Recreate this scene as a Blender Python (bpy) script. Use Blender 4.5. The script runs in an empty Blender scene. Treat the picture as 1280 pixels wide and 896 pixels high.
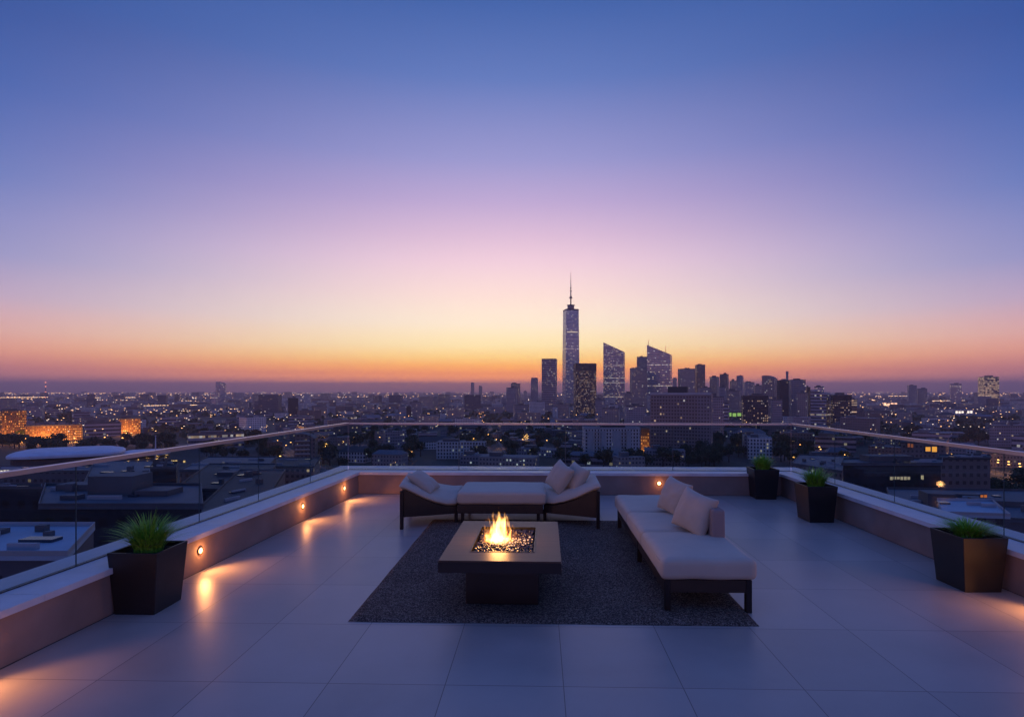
import bpy, bmesh, math, random
from mathutils import Vector, Matrix, noise
R = math.radians
random.seed(7)
S = bpy.context.scene
COL = S.collection

# ------------------------------------------------------------------ survey helpers
H = 1.65                      # camera height over the deck (m)
GZ = -58.4                    # street level below the deck
YAW = math.atan(0.0272)
CA, SA = math.cos(YAW), math.sin(YAW)
def ray(px, d):
    """plan position seen at photo column px at distance d along the view axis"""
    xc = (px - 655.4) / 720.0 * d
    return (xc * CA - d * SA, xc * SA + d * CA)
def hgt(py, d): return H - (py - 488.5) * d / 720.0
def dist(py, z=0.0): return 720.0 * (H - z) / (py - 488.5)
def spot(px, py, z=0.0):
    x, y = ray(px, dist(py, z)); return Vector((x, y, z))
def proj(x, y, z):
    xc = x * CA + y * SA; zc = -x * SA + y * CA
    return 655.4 + 720 * xc / zc, 488.5 + 720 * (H - z) / zc, zc

# ------------------------------------------------------------------ object helpers
def thing(name, label, cat, loc=(0, 0, 0), rz=0.0, group=None):
    o = bpy.data.objects.new(name, None); COL.objects.link(o)
    o.location = loc; o.rotation_euler = (0, 0, rz); o.empty_display_size = 0.2
    tag(o, label, cat, group); return o
def tag(o, label=None, cat=None, group=None, kind=None):
    if label: o['label'] = label
    if cat: o['category'] = cat
    if group: o['group'] = group
    if kind: o['kind'] = kind
    return o
def mesh_obj(name, verts, faces, mat, parent=None, smooth=False, loc=None, rot=None):
    me = bpy.data.meshes.new(name); me.from_pydata([tuple(v) for v in verts], [], faces); me.update()
    if smooth:
        for p in me.polygons: p.use_smooth = True
    for m in (mat if isinstance(mat, (list, tuple)) else [mat]): me.materials.append(m)
    o = bpy.data.objects.new(name, me); COL.objects.link(o)
    if parent: o.parent = parent
    if loc is not None: o.location = loc
    if rot is not None: o.rotation_euler = rot
    return o
class MB:
    """collects shapes for ONE mesh"""
    def __init__(s): s.v = []; s.f = []; s.sm = []
    def add(s, vs, fs, smooth=False):
        b = len(s.v); s.v += [Vector(v) for v in vs]
        s.f += [tuple(b + i for i in f) for f in fs]; s.sm += [smooth] * len(fs); return s
    def box(s, x0, x1, y0, y1, z0, z1, M=None, bev=0.0):
        if bev > 0:
            bm = bmesh.new(); bmesh.ops.create_cube(bm, size=1)
            for v in bm.verts:
                v.co = Vector((x0 + (v.co.x + .5) * (x1 - x0), y0 + (v.co.y + .5) * (y1 - y0), z0 + (v.co.z + .5) * (z1 - z0)))
            bmesh.ops.bevel(bm, geom=bm.edges[:], offset=bev, segments=2, affect='EDGES', profile=.5)
            bm.verts.index_update()
            vs = [v.co.copy() for v in bm.verts]; fs = [tuple(v.index for v in f.verts) for f in bm.faces]; bm.free()
        else:
            vs = [Vector(p) for p in ((x0, y0, z0), (x1, y0, z0), (x1, y1, z0), (x0, y1, z0), (x0, y0, z1), (x1, y0, z1), (x1, y1, z1), (x0, y1, z1))]
            fs = [(0, 3, 2, 1), (4, 5, 6, 7), (0, 1, 5, 4), (1, 2, 6, 5), (2, 3, 7, 6), (3, 0, 4, 7)]
        if M is not None: vs = [M @ v for v in vs]
        return s.add(vs, fs)
    def prism(s, pts, z0, z1, M=None, top=None):
        """pts counterclockwise plan outline; z1 number or list (per point); top: other outline for the top"""
        n = len(pts); t = top or pts
        zt = z1 if isinstance(z1, (list, tuple)) else [z1] * n
        vs = [Vector((p[0], p[1], z0)) for p in pts] + [Vector((t[i][0], t[i][1], zt[i])) for i in range(n)]
        if M is not None: vs = [M @ v for v in vs]
        fs = [tuple(range(n - 1, -1, -1)), tuple(range(n, 2 * n))] + [(i, (i + 1) % n, n + (i + 1) % n, n + i) for i in range(n)]
        return s.add(vs, fs)
    def tube(s, p0, p1, r0, r1=None, n=8):
        p0 = Vector(p0); p1 = Vector(p1); r1 = r0 if r1 is None else r1
        d = (p1 - p0).normalized(); a = d.orthogonal().normalized(); b = d.cross(a)
        vs = []
        for p, r in ((p0, r0), (p1, r1)):
            for i in range(n):
                t = 2 * math.pi * i / n; vs.append(p + (a * math.cos(t) + b * math.sin(t)) * r)
        fs = [(i, (i + 1) % n, n + (i + 1) % n, n + i) for i in range(n)] + [tuple(range(n - 1, -1, -1)), tuple(range(n, 2 * n))]
        return s.add(vs, fs, True)
    def build(s, name, mat, parent=None, loc=None, rot=None, smooth=None):
        o = mesh_obj(name, s.v, s.f, mat, parent, False, loc, rot)
        if len(s.f) < 3000:
            bm = bmesh.new(); bm.from_mesh(o.data); bmesh.ops.recalc_face_normals(bm, faces=bm.faces[:]); bm.to_mesh(o.data); bm.free()
        for p, sm in zip(o.data.polygons, s.sm): p.use_smooth = sm if smooth is None else smooth
        return o
def copy_tree(o, parent=None):
    c = o.copy(); COL.objects.link(c); c.parent = parent
    for ch in o.children: copy_tree(ch, c)
    return c

# ------------------------------------------------------------------ node helpers
def new_mat(name):
    m = bpy.data.materials.new(name); m.use_nodes = True
    nt = m.node_tree; nt.nodes.clear()
    return m, nt, nt.nodes, nt.links
def pbr(name, col, rough=.6, metal=0.0, noise_amt=.12, noise_scale=3.0, bump=0.0, bump_scale=40.0, spec=.5, coat=0.0, sheen=0.0, rough_var=0.0, bdist=.01):
    m, nt, N, L = new_mat(name)
    out = N.new('ShaderNodeOutputMaterial'); b = N.new('ShaderNodeBsdfPrincipled'); L.new(b.outputs[0], out.inputs[0])
    b.inputs['Roughness'].default_value = rough; b.inputs['Metallic'].default_value = metal
    b.inputs['Specular IOR Level'].default_value = spec; b.inputs['Coat Weight'].default_value = coat
    b.inputs['Sheen Weight'].default_value = sheen
    tc = N.new('ShaderNodeTexCoord')
    nz = N.new('ShaderNodeTexNoise'); nz.inputs['Scale'].default_value = noise_scale; nz.inputs['Detail'].default_value = 6
    L.new(tc.outputs['Object'], nz.inputs['Vector'])
    mr = N.new('ShaderNodeMapRange'); mr.inputs[1].default_value = .25; mr.inputs[2].default_value = .75
    mr.inputs[3].default_value = 1 - noise_amt; mr.inputs[4].default_value = 1 + noise_amt; L.new(nz.outputs['Fac'], mr.inputs[0])
    vm = N.new('ShaderNodeVectorMath'); vm.operation = 'SCALE'; vm.inputs[0].default_value = col[:3]
    L.new(mr.outputs[0], vm.inputs['Scale']); L.new(vm.outputs[0], b.inputs['Base Color'])
    if rough_var:
        rr = N.new('ShaderNodeMapRange'); rr.inputs[1].default_value = .3; rr.inputs[2].default_value = .7
        rr.inputs[3].default_value = rough - rough_var; rr.inputs[4].default_value = rough + rough_var
        L.new(nz.outputs['Fac'], rr.inputs[0]); L.new(rr.outputs[0], b.inputs['Roughness'])
    if bump:
        n2 = N.new('ShaderNodeTexNoise'); n2.inputs['Scale'].default_value = bump_scale; n2.inputs['Detail'].default_value = 4
        L.new(tc.outputs['Object'], n2.inputs['Vector'])
        bp = N.new('ShaderNodeBump'); bp.inputs['Strength'].default_value = bump; bp.inputs['Distance'].default_value = bdist
        L.new(n2.outputs['Fac'], bp.inputs['Height']); L.new(bp.outputs[0], b.inputs['Normal'])
    return m
def emit(name, col, strength, sample=False):
    m, nt, N, L = new_mat(name)
    out = N.new('ShaderNodeOutputMaterial'); e = N.new('ShaderNodeEmission'); L.new(e.outputs[0], out.inputs[0])
    e.inputs[0].default_value = (*col, 1); e.inputs[1].default_value = strength
    if not sample: m.cycles.emission_sampling = 'NONE'
    return m
def math_node(N, L, op, a, b=None, c=None):
    n = N.new('ShaderNodeMath'); n.operation = op
    for i, v in enumerate((a, b, c)):
        if v is None: continue
        if isinstance(v, (int, float)): n.inputs[i].default_value = v
        else: L.new(v, n.inputs[i])
    return n.outputs[0]

def facade(name, wall, glass=(.03, .035, .05), lit=.2, lit_col=(1, .72, .42), strength=1.2, fh=3.4, ww=3.0, wx=.7, wz=.6,
           row=.0, rough=.25, roof=(.16, .16, .18), warm_base=None, tint=.12, two=None, mirror=0.0):
    """a wall of storeys and bays: windows are a repeating surface pattern, some of them lit"""
    m, nt, N, L = new_mat(name)
    M_ = lambda op, a, b=None, c=None: math_node(N, L, op, a, b, c)
    out = N.new('ShaderNodeOutputMaterial'); bs = N.new('ShaderNodeBsdfPrincipled'); L.new(bs.outputs[0], out.inputs[0])
    tc = N.new('ShaderNodeTexCoord'); oi = N.new('ShaderNodeObjectInfo')
    sp = N.new('ShaderNodeSeparateXYZ'); L.new(tc.outputs['Object'], sp.inputs[0])
    sn = N.new('ShaderNodeSeparateXYZ'); L.new(tc.outputs['Normal'], sn.inputs[0])
    ax = M_('ABSOLUTE', sn.outputs[0]); az = M_('ABSOLUTE', sn.outputs[2])
    sel = M_('GREATER_THAN', ax, .7071)
    u = M_('ADD', M_('MULTIPLY', sp.outputs[1], sel), M_('MULTIPLY', sp.outputs[0], M_('SUBTRACT', 1.0, sel)))
    u = M_('ADD', M_('DIVIDE', u, ww), 500.13); v = M_('ADD', M_('DIVIDE', sp.outputs[2], fh), 200.0)
    cu = M_('FLOOR', u); cv = M_('FLOOR', v); fu = M_('SUBTRACT', u, cu); fv = M_('SUBTRACT', v, cv)
    mu = M_('LESS_THAN', M_('ABSOLUTE', M_('SUBTRACT', fu, .5)), wx / 2)
    mv = M_('LESS_THAN', M_('ABSOLUTE', M_('SUBTRACT', fv, .55)), wz / 2)
    side = M_('LESS_THAN', az, .6)
    win = M_('MULTIPLY', M_('MULTIPLY', mu, mv), side)
    cb = N.new('ShaderNodeCombineXYZ'); L.new(cu, cb.inputs[0]); L.new(cv, cb.inputs[1])
    L.new(M_('ADD', M_('MULTIPLY', oi.outputs['Random'], 91.7), M_('MULTIPLY', sel, 17.3)), cb.inputs[2])
    wn = N.new('ShaderNodeTexWhiteNoise'); wn.noise_dimensions = '3D'; L.new(cb.outputs[0], wn.inputs['Vector'])
    cr = N.new('ShaderNodeCombineXYZ'); L.new(cv, cr.inputs[0]); L.new(oi.outputs['Random'], cr.inputs[1])
    wr = N.new('ShaderNodeTexWhiteNoise'); wr.noise_dimensions = '2D'; L.new(cr.outputs[0], wr.inputs['Vector'])
    cl = N.new('ShaderNodeTexNoise'); cl.inputs['Scale'].default_value = .045; cl.inputs['Detail'].default_value = 1
    L.new(tc.outputs['Object'], cl.inputs['Vector'])
    thr = M_('MULTIPLY', M_('MULTIPLY_ADD', cl.outputs['Fac'], 3.0, -.5), lit)
    thr = M_('ADD', thr, M_('MULTIPLY', M_('LESS_THAN', wr.outputs['Value'], row), .75))
    on = M_('MULTIPLY', M_('LESS_THAN', wn.outputs['Value'], thr), win)
    # wall / glass / roof colour
    nz = N.new('ShaderNodeTexNoise'); nz.inputs['Scale'].default_value = .12; nz.inputs['Detail'].default_value = 5
    L.new(tc.outputs['Object'], nz.inputs['Vector'])
    var = M_('ADD', M_('MULTIPLY', M_('SUBTRACT', nz.outputs['Fac'], .5), .5), M_('MULTIPLY_ADD', oi.outputs['Random'], 2 * tint, 1 - tint))
    mx = N.new('ShaderNodeMix'); mx.data_type = 'RGBA'; mx.inputs[6].default_value = (*wall, 1); mx.inputs[7].default_value = (*glass, 1)
    L.new(win, mx.inputs[0])
    m2 = N.new('ShaderNodeMix'); m2.data_type = 'RGBA'; m2.inputs[7].default_value = (*roof, 1)
    L.new(mx.outputs[2], m2.inputs[6]); L.new(M_('GREATER_THAN', sn.outputs[2], .6), m2.inputs[0])
    vs = N.new('ShaderNodeVectorMath'); vs.operation = 'SCALE'; L.new(m2.outputs[2], vs.inputs[0]); L.new(var, vs.inputs['Scale'])
    L.new(vs.outputs[0], bs.inputs['Base Color'])
    L.new(M_('SUBTRACT', .8, M_('MULTIPLY', win, .8 - rough)), bs.inputs['Roughness'])
    if mirror: L.new(M_('MULTIPLY', win, mirror), bs.inputs['Metallic'])
    # light from the lit rooms, each room its own brightness and tone
    br = M_('MULTIPLY', M_('MULTIPLY_ADD', wn.outputs['Value'], 0.0, 1.0), M_('MULTIPLY_ADD', M_('FRACT', M_('MULTIPLY', wn.outputs['Value'], 137.3)), 1.3, .35))
    em = M_('MULTIPLY', M_('MULTIPLY', on, br), strength * .55)
    mc = N.new('ShaderNodeMix'); mc.data_type = 'RGBA'; mc.inputs[6].default_value = (*lit_col, 1)
    mc.inputs[7].default_value = (*(two or (.9, .85, .8)), 1); L.new(M_('GREATER_THAN', M_('FRACT', M_('MULTIPLY', wn.outputs['Value'], 51.7)), .6), mc.inputs[0])
    L.new(mc.outputs[2], bs.inputs['Emission Color']); L.new(em, bs.inputs['Emission Strength'])
    m.cycles.emission_sampling = 'NONE'
    return m

# ------------------------------------------------------------------ world: dusk sky
W = bpy.data.worlds.new("World"); S.world = W; W.use_nodes = True
nt = W.node_tree; N = nt.nodes; L = nt.links; N.clear()
def srgb(c):
    return tuple(((v / 255) / 12.92 if v / 255 <= .04045 else ((v / 255 + .055) / 1.055) ** 2.4) for v in c)
wo = N.new('ShaderNodeOutputWorld'); tc = N.new('ShaderNodeTexCoord')
nrm = N.new('ShaderNodeVectorMath'); nrm.operation = 'NORMALIZE'; L.new(tc.outputs['Generated'], nrm.inputs[0])
sx = N.new('ShaderNodeSeparateXYZ'); L.new(nrm.outputs[0], sx.inputs[0])
WM = lambda op, a, b=None, c=None: math_node(N, L, op, a, b, c)
el = WM('MULTIPLY', WM('ARCSINE', sx.outputs[2]), 180 / math.pi)         # degrees
horiz = WM('MAXIMUM', WM('SQRT', WM('SUBTRACT', 1.0, WM('MULTIPLY', sx.outputs[2], sx.outputs[2]))), 1e-4)
SUNAZ = math.atan2(-0.055, 1)      # sunset a little left of the deck axis
dot = WM('ADD', WM('MULTIPLY', sx.outputs[0], math.sin(SUNAZ)), WM('MULTIPLY', sx.outputs[1], math.cos(SUNAZ)))
cosaz = WM('DIVIDE', dot, horiz)
az = WM('ARCCOSINE', WM('MINIMUM', WM('MAXIMUM', cosaz, -1.0), 1.0))
taz = WM('MULTIPLY', WM('SUBTRACT', 1.0, WM('MINIMUM', WM('DIVIDE', az, R(54)), 1.0)), 1.0)
taz = WM('MULTIPLY', WM('MULTIPLY', taz, taz), WM('SUBTRACT', 3.0, WM('MULTIPLY', taz, 2.0)))
HAZE = 1.15e-4; HZC = (.135, .075, .165)
def through_air(e, c):
    """what the sky behind the haze must be for the horizon colours to arrive as measured"""
    c = srgb(c)
    if e <= .6: T_ = math.exp(-HAZE * 24000)
    else: T_ = math.exp(-HAZE * min(24000, 375 / math.sin(R(e))))
    T_ = max(T_, .055)
    return tuple(min(9.5, max(.01, (v - h_ * (1 - T_)) / T_)) for v, h_ in zip(c, HZC))
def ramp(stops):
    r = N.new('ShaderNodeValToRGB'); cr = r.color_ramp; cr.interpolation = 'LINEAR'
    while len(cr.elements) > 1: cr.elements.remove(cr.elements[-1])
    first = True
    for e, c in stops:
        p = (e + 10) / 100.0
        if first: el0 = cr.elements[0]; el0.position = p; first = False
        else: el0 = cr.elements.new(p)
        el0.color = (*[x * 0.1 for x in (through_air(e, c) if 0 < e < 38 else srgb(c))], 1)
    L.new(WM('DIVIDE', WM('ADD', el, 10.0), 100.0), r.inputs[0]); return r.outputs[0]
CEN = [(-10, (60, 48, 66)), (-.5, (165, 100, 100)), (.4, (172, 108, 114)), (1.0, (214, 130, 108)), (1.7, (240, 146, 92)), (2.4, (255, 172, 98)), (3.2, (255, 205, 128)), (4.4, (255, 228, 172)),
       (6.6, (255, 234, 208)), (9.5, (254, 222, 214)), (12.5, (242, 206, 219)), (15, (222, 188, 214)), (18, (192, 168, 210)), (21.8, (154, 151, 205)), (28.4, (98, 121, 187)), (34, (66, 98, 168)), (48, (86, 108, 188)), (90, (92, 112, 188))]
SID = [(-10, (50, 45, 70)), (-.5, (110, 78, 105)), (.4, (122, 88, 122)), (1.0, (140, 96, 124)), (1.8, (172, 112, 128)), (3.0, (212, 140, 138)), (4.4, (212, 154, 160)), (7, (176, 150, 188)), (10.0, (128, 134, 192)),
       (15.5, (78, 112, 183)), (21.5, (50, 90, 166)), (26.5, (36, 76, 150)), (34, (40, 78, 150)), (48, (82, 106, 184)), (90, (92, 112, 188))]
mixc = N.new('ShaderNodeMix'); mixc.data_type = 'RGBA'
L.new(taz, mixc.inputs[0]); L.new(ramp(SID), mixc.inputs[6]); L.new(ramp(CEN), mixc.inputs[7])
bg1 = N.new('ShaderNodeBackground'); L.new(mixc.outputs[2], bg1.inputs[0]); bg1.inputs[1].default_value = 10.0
sky = N.new('ShaderNodeTexSky'); sky.sky_type = 'NISHITA'; sky.sun_disc = False
sky.sun_elevation = R(-2); sky.sun_rotation = -SUNAZ * -1; sky.altitude = 60; sky.dust_density = 2
bg2 = N.new('ShaderNodeBackground'); L.new(sky.outputs[0], bg2.inputs[0]); bg2.inputs[1].default_value = .05
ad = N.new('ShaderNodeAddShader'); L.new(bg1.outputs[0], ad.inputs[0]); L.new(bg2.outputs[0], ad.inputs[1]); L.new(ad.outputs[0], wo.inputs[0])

sun = bpy.data.lights.new('sun', 'SUN'); sun.energy = .08; sun.angle = R(10); sun.color = (1, .6, .35)
so = bpy.data.objects.new('sun', sun); COL.objects.link(so)
sd = Vector((math.sin(SUNAZ), math.cos(SUNAZ), math.tan(R(2)))).normalized()
so.rotation_euler = sd.to_track_quat('Z', 'Y').to_euler(); so.location = (0, 30, 30)

# ------------------------------------------------------------------ camera
cam = bpy.data.cameras.new('camera'); co = bpy.data.objects.new('camera', cam); COL.objects.link(co); S.camera = co
cam.sensor_width = 36; cam.lens = 20.25; cam.shift_x = -15.4 / 1280; cam.shift_y = 40.5 / 1280
cam.clip_start = .05; cam.clip_end = 120000
co.location = (0, 0, H); co.rotation_euler = (R(90), 0, YAW)

S.view_settings.view_transform = 'Standard'; S.view_settings.look = 'None'; S.view_settings.exposure = 0; S.view_settings.gamma = 1
S.cycles.use_denoising = True
S.cycles.max_bounces = 8; S.cycles.transparent_max_bounces = 16; S.cycles.glossy_bounces = 3; S.cycles.diffuse_bounces = 3
S.cycles.volume_bounces = 0; S.cycles.sample_clamp_indirect = 3; S.cycles.caustics_reflective = False; S.cycles.caustics_refractive = False

# ------------------------------------------------------------------ materials of the terrace
def tile_mat():
    m, nt, N, L = new_mat('floor_tiles')
    M_ = lambda op, a, b=None, c=None: math_node(N, L, op, a, b, c)
    out = N.new('ShaderNodeOutputMaterial'); b = N.new('ShaderNodeBsdfPrincipled'); L.new(b.outputs[0], out.inputs[0])
    tc = N.new('ShaderNodeTexCoord'); sp = N.new('ShaderNodeSeparateXYZ'); L.new(tc.outputs['Object'], sp.inputs[0])
    u = M_('DIVIDE', M_('SUBTRACT', sp.outputs[0], TX0 - 66), .665); v = M_('DIVIDE', M_('SUBTRACT', sp.outputs[1], TY0 - 82), .82)
    cu = M_('FLOOR', u); cv = M_('FLOOR', v)
    du = M_('MULTIPLY', M_('SUBTRACT', .5, M_('ABSOLUTE', M_('SUBTRACT', M_('SUBTRACT', u, cu), .5))), .665)
    dv = M_('MULTIPLY', M_('SUBTRACT', .5, M_('ABSOLUTE', M_('SUBTRACT', M_('SUBTRACT', v, cv), .5))), .82)
    dm = M_('MINIMUM', du, dv)
    joint = M_('SUBTRACT', 1.0, M_('MINIMUM', M_('MAXIMUM', M_('DIVIDE', M_('SUBTRACT', dm, .0012), .0022), 0.0), 1.0))
    cb = N.new('ShaderNodeCombineXYZ'); L.new(cu, cb.inputs[0]); L.new(cv, cb.inputs[1])
    wn = N.new('ShaderNodeTexWhiteNoise'); wn.noise_dimensions = '2D'; L.new(cb.outputs[0], wn.inputs['Vector'])
    nz = N.new('ShaderNodeTexNoise'); nz.inputs['Scale'].default_value = 2.2; nz.inputs['Detail'].default_value = 8; nz.inputs['Roughness'].default_value = .6
    of = N.new('ShaderNodeVectorMath'); of.operation = 'MULTIPLY_ADD'; of.inputs[1].default_value = (7, 7, 7)
    L.new(wn.outputs['Color'], of.inputs[0]); L.new(tc.outputs['Object'], of.inputs[2]); L.new(of.outputs[0], nz.inputs['Vector'])
    val = M_('ADD', M_('MULTIPLY', M_('SUBTRACT', nz.outputs['Fac'], .5), .32), M_('MULTIPLY_ADD', wn.outputs['Value'], .13, .935))
    n5 = N.new('ShaderNodeTexNoise'); n5.inputs['Scale'].default_value = .7; n5.inputs['Detail'].default_value = 5; n5.inputs['Distortion'].default_value = .8; L.new(tc.outputs['Object'], n5.inputs['Vector'])
    val = M_('ADD', val, M_('MULTIPLY', M_('SUBTRACT', n5.outputs['Fac'], .5), .38))
    sc = N.new('ShaderNodeVectorMath'); sc.operation = 'SCALE'; sc.inputs[0].default_value = (.345, .325, .315); L.new(val, sc.inputs['Scale'])
    mx = N.new('ShaderNodeMix'); mx.data_type = 'RGBA'; mx.inputs[7].default_value = (.10, .095, .10, 1)
    L.new(joint, mx.inputs[0]); L.new(sc.outputs[0], mx.inputs[6]); L.new(mx.outputs[2], b.inputs['Base Color'])
    L.new(M_('MULTIPLY_ADD', nz.outputs['Fac'], .18, .29), b.inputs['Roughness'])
    n3 = N.new('ShaderNodeTexNoise'); n3.inputs['Scale'].default_value = 90; n3.inputs['Detail'].default_value = 3; L.new(tc.outputs['Object'], n3.inputs['Vector'])
    hh = M_('SUBTRACT', M_('MULTIPLY', n3.outputs['Fac'], .08), joint)
    bp = N.new('ShaderNodeBump'); bp.inputs['Strength'].default_value = .3; bp.inputs['Distance'].default_value = .001
    L.new(hh, bp.inputs['Height']); L.new(bp.outputs[0], b.inputs['Normal'])
    return m
TX0 = spot(728, 783).x; TY0 = spot(728, 783).y
m_tile = tile_mat()
m_wall = pbr('wall_render', (.29, .20, .175), .75, noise_amt=.22, noise_scale=2.5, bump=.25, bump_scale=60, bdist=.003)
m_coping = pbr('coping_stone', (.66, .64, .68), .42, noise_amt=.15, noise_scale=4, bump=.1, bump_scale=80, bdist=.002, rough_var=.08)
m_seal = pbr('joint_silicone', (.10, .12, .13), .5, noise_amt=.05)
m_shoe = pbr('channel_metal', (.05, .05, .06), .4, .6, noise_amt=.05)
m_rail = pbr('rail_metal', (.54, .52, .56), .35, .9, noise_amt=.05, rough_var=.05)
m_planter = pbr('planter_fibre', (.012, .011, .014), .42, noise_amt=.15, noise_scale=5, bump=.12, bump_scale=120, bdist=.002, rough_var=.06)
m_soil = pbr('soil', (.02, .015, .012), .95, noise_amt=.4, noise_scale=30, bump=.8, bump_scale=60)
m_fabric = pbr('cushion_fabric', (.49, .44, .375), .92, noise_amt=.05, noise_scale=6, bump=.35, bump_scale=420, sheen=.15, bdist=.0015)
m_pillow = pbr('pillow_fabric', (.45, .405, .35), .92, noise_amt=.06, noise_scale=8, bump=.4, bump_scale=380, sheen=.15, bdist=.0015)
m_wicker = pbr('frame_dark', (.030, .018, .015), .55, noise_amt=.2, noise_scale=12, bump=.2, bump_scale=150, bdist=.002)
m_leg = pbr('leg_metal', (.018, .016, .019), .4, .4, noise_amt=.1)
m_back = pbr('backrest_fabric', (.25, .21, .215), .9, noise_amt=.08, bump=.4, bump_scale=300, bdist=.002)
m_black = pbr('table_black', (.014, .012, .015), .38, noise_amt=.2, noise_scale=4, rough_var=.06)
m_lens = emit('lamp_lens', (1, .58, .24), 7)

def table_mat():
    m, nt, N, L = new_mat('table_planks')
    M_ = lambda op, a, b=None, c=None: math_node(N, L, op, a, b, c)
    out = N.new('ShaderNodeOutputMaterial'); b = N.new('ShaderNodeBsdfPrincipled'); L.new(b.outputs[0], out.inputs[0])
    tc = N.new('ShaderNodeTexCoord'); mp = N.new('ShaderNodeMapping'); mp.inputs['Scale'].default_value = (1.2, 16, 4)
    L.new(tc.outputs['Object'], mp.inputs[0])
    nz = N.new('ShaderNodeTexNoise'); nz.inputs['Scale'].default_value = 2; nz.inputs['Detail'].default_value = 8; L.new(mp.outputs[0], nz.inputs['Vector'])
    sp = N.new('ShaderNodeSeparateXYZ'); L.new(tc.outputs['Object'], sp.inputs[0])
    v = M_('DIVIDE', sp.outputs[1], .142); fv = M_('FRACT', M_('ADD', v, 50.0))
    line = M_('LESS_THAN', M_('ABSOLUTE', M_('SUBTRACT', fv, .5)), .012)
    val = M_('MULTIPLY', M_('MULTIPLY_ADD', nz.outputs['Fac'], 1.6, .2), M_('SUBTRACT', 1.0, M_('MULTIPLY', line, .8)))
    sc = N.new('ShaderNodeVectorMath'); sc.operation = 'SCALE'; sc.inputs[0].default_value = (.075, .050, .043); L.new(val, sc.inputs['Scale'])
    L.new(sc.outputs[0], b.inputs['Base Color']); L.new(M_('MULTIPLY_ADD', nz.outputs['Fac'], .15, .36), b.inputs['Roughness'])
    b.inputs['Specular IOR Level'].default_value = .32
    bp = N.new('ShaderNodeBump'); bp.inputs['Strength'].default_value = .2; bp.inputs['Distance'].default_value = .002
    L.new(nz.outputs['Fac'], bp.inputs['Height']); L.new(bp.outputs[0], b.inputs['Normal'])
    return m
def rug_mat():
    m, nt, N, L = new_mat('rug_loops')
    M_ = lambda op, a, b=None, c=None: math_node(N, L, op, a, b, c)
    out = N.new('ShaderNodeOutputMaterial'); b = N.new('ShaderNodeBsdfPrincipled'); L.new(b.outputs[0], out.inputs[0])
    tc = N.new('ShaderNodeTexCoord')
    vo = N.new('ShaderNodeTexVoronoi'); vo.inputs['Scale'].default_value = 135; L.new(tc.outputs['Object'], vo.inputs['Vector'])
    sp = N.new('ShaderNodeSeparateColor'); L.new(vo.outputs['Color'], sp.inputs[0])
    nz = N.new('ShaderNodeTexNoise'); nz.inputs['Scale'].default_value = 2.5; L.new(tc.outputs['Object'], nz.inputs['Vector'])
    t = M_('POWER', sp.outputs[0], 2.2)
    val = M_('MULTIPLY', M_('MULTIPLY_ADD', t, 2.4, .35), M_('MULTIPLY_ADD', nz.outputs['Fac'], .5, .75))
    sc = N.new('ShaderNodeVectorMath'); sc.operation = 'SCALE'; sc.inputs[0].default_value = (.120, .105, .094); L.new(val, sc.inputs['Scale'])
    L.new(sc.outputs[0], b.inputs['Base Color']); b.inputs['Roughness'].default_value = .95
    b.inputs['Specular IOR Level'].default_value = .2
    bp = N.new('ShaderNodeBump'); bp.inputs['Strength'].default_value = .9; bp.inputs['Distance'].default_value = .012
    L.new(M_('SUBTRACT', 1.0, vo.outputs['Distance']), bp.inputs['Height']); L.new(bp.outputs[0], b.inputs['Normal'])
    return m
def glass_mat():
    m, nt, N, L = new_mat('balustrade_glass')
    out = N.new('ShaderNodeOutputMaterial'); t = N.new('ShaderNodeBsdfTransparent'); t.inputs[0].default_value = (.74, .83, .86, 1)
    g = N.new('ShaderNodeBsdfGlossy'); g.inputs['Roughness'].default_value = .02; g.inputs[0].default_value = (.5, .58, .62, 1)
    fr = N.new('ShaderNodeFresnel'); ge = N.new('ShaderNodeNewGeometry')
    L.new(math_node(N, L, 'SUBTRACT', 1.25, math_node(N, L, 'MULTIPLY', ge.outputs['Backfacing'], 1.25 - 1 / 1.25)), fr.inputs[0])   # same reflection entering and leaving the pane
    mx = N.new('ShaderNodeMixShader'); L.new(fr.outputs[0], mx.inputs[0]); L.new(t.outputs[0], mx.inputs[1]); L.new(g.outputs[0], mx.inputs[2])
    L.new(mx.outputs[0], out.inputs[0]); return m
m_glass = glass_mat()

# ------------------------------------------------------------------ terrace shell
ZC = .35
# wall base lines measured in plan
def line_x(p, q, y): return p.x + (q.x - p.x) * (y - p.y) / (q.y - p.y)
La, Lb = spot(0, 836), spot(448, 617)
Ra, Rb = spot(1280, 746), Vector((3.80, 9.15, 0))
YB = Lb.y                                    # inner face of the rear wall (left end)
YBr = YB + .02
Y0 = -4.0
lx = lambda y: line_x(La, Lb, y)
rx = lambda y: line_x(Ra, Rb, y)
fl = mesh_obj('terrace_floor', [(-6, Y0, 0), (6, Y0, 0), (6, YB + .4, 0), (-6, YB + .4, 0)], [(0, 1, 2, 3)], m_tile); tag(fl, kind='structure')
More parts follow.
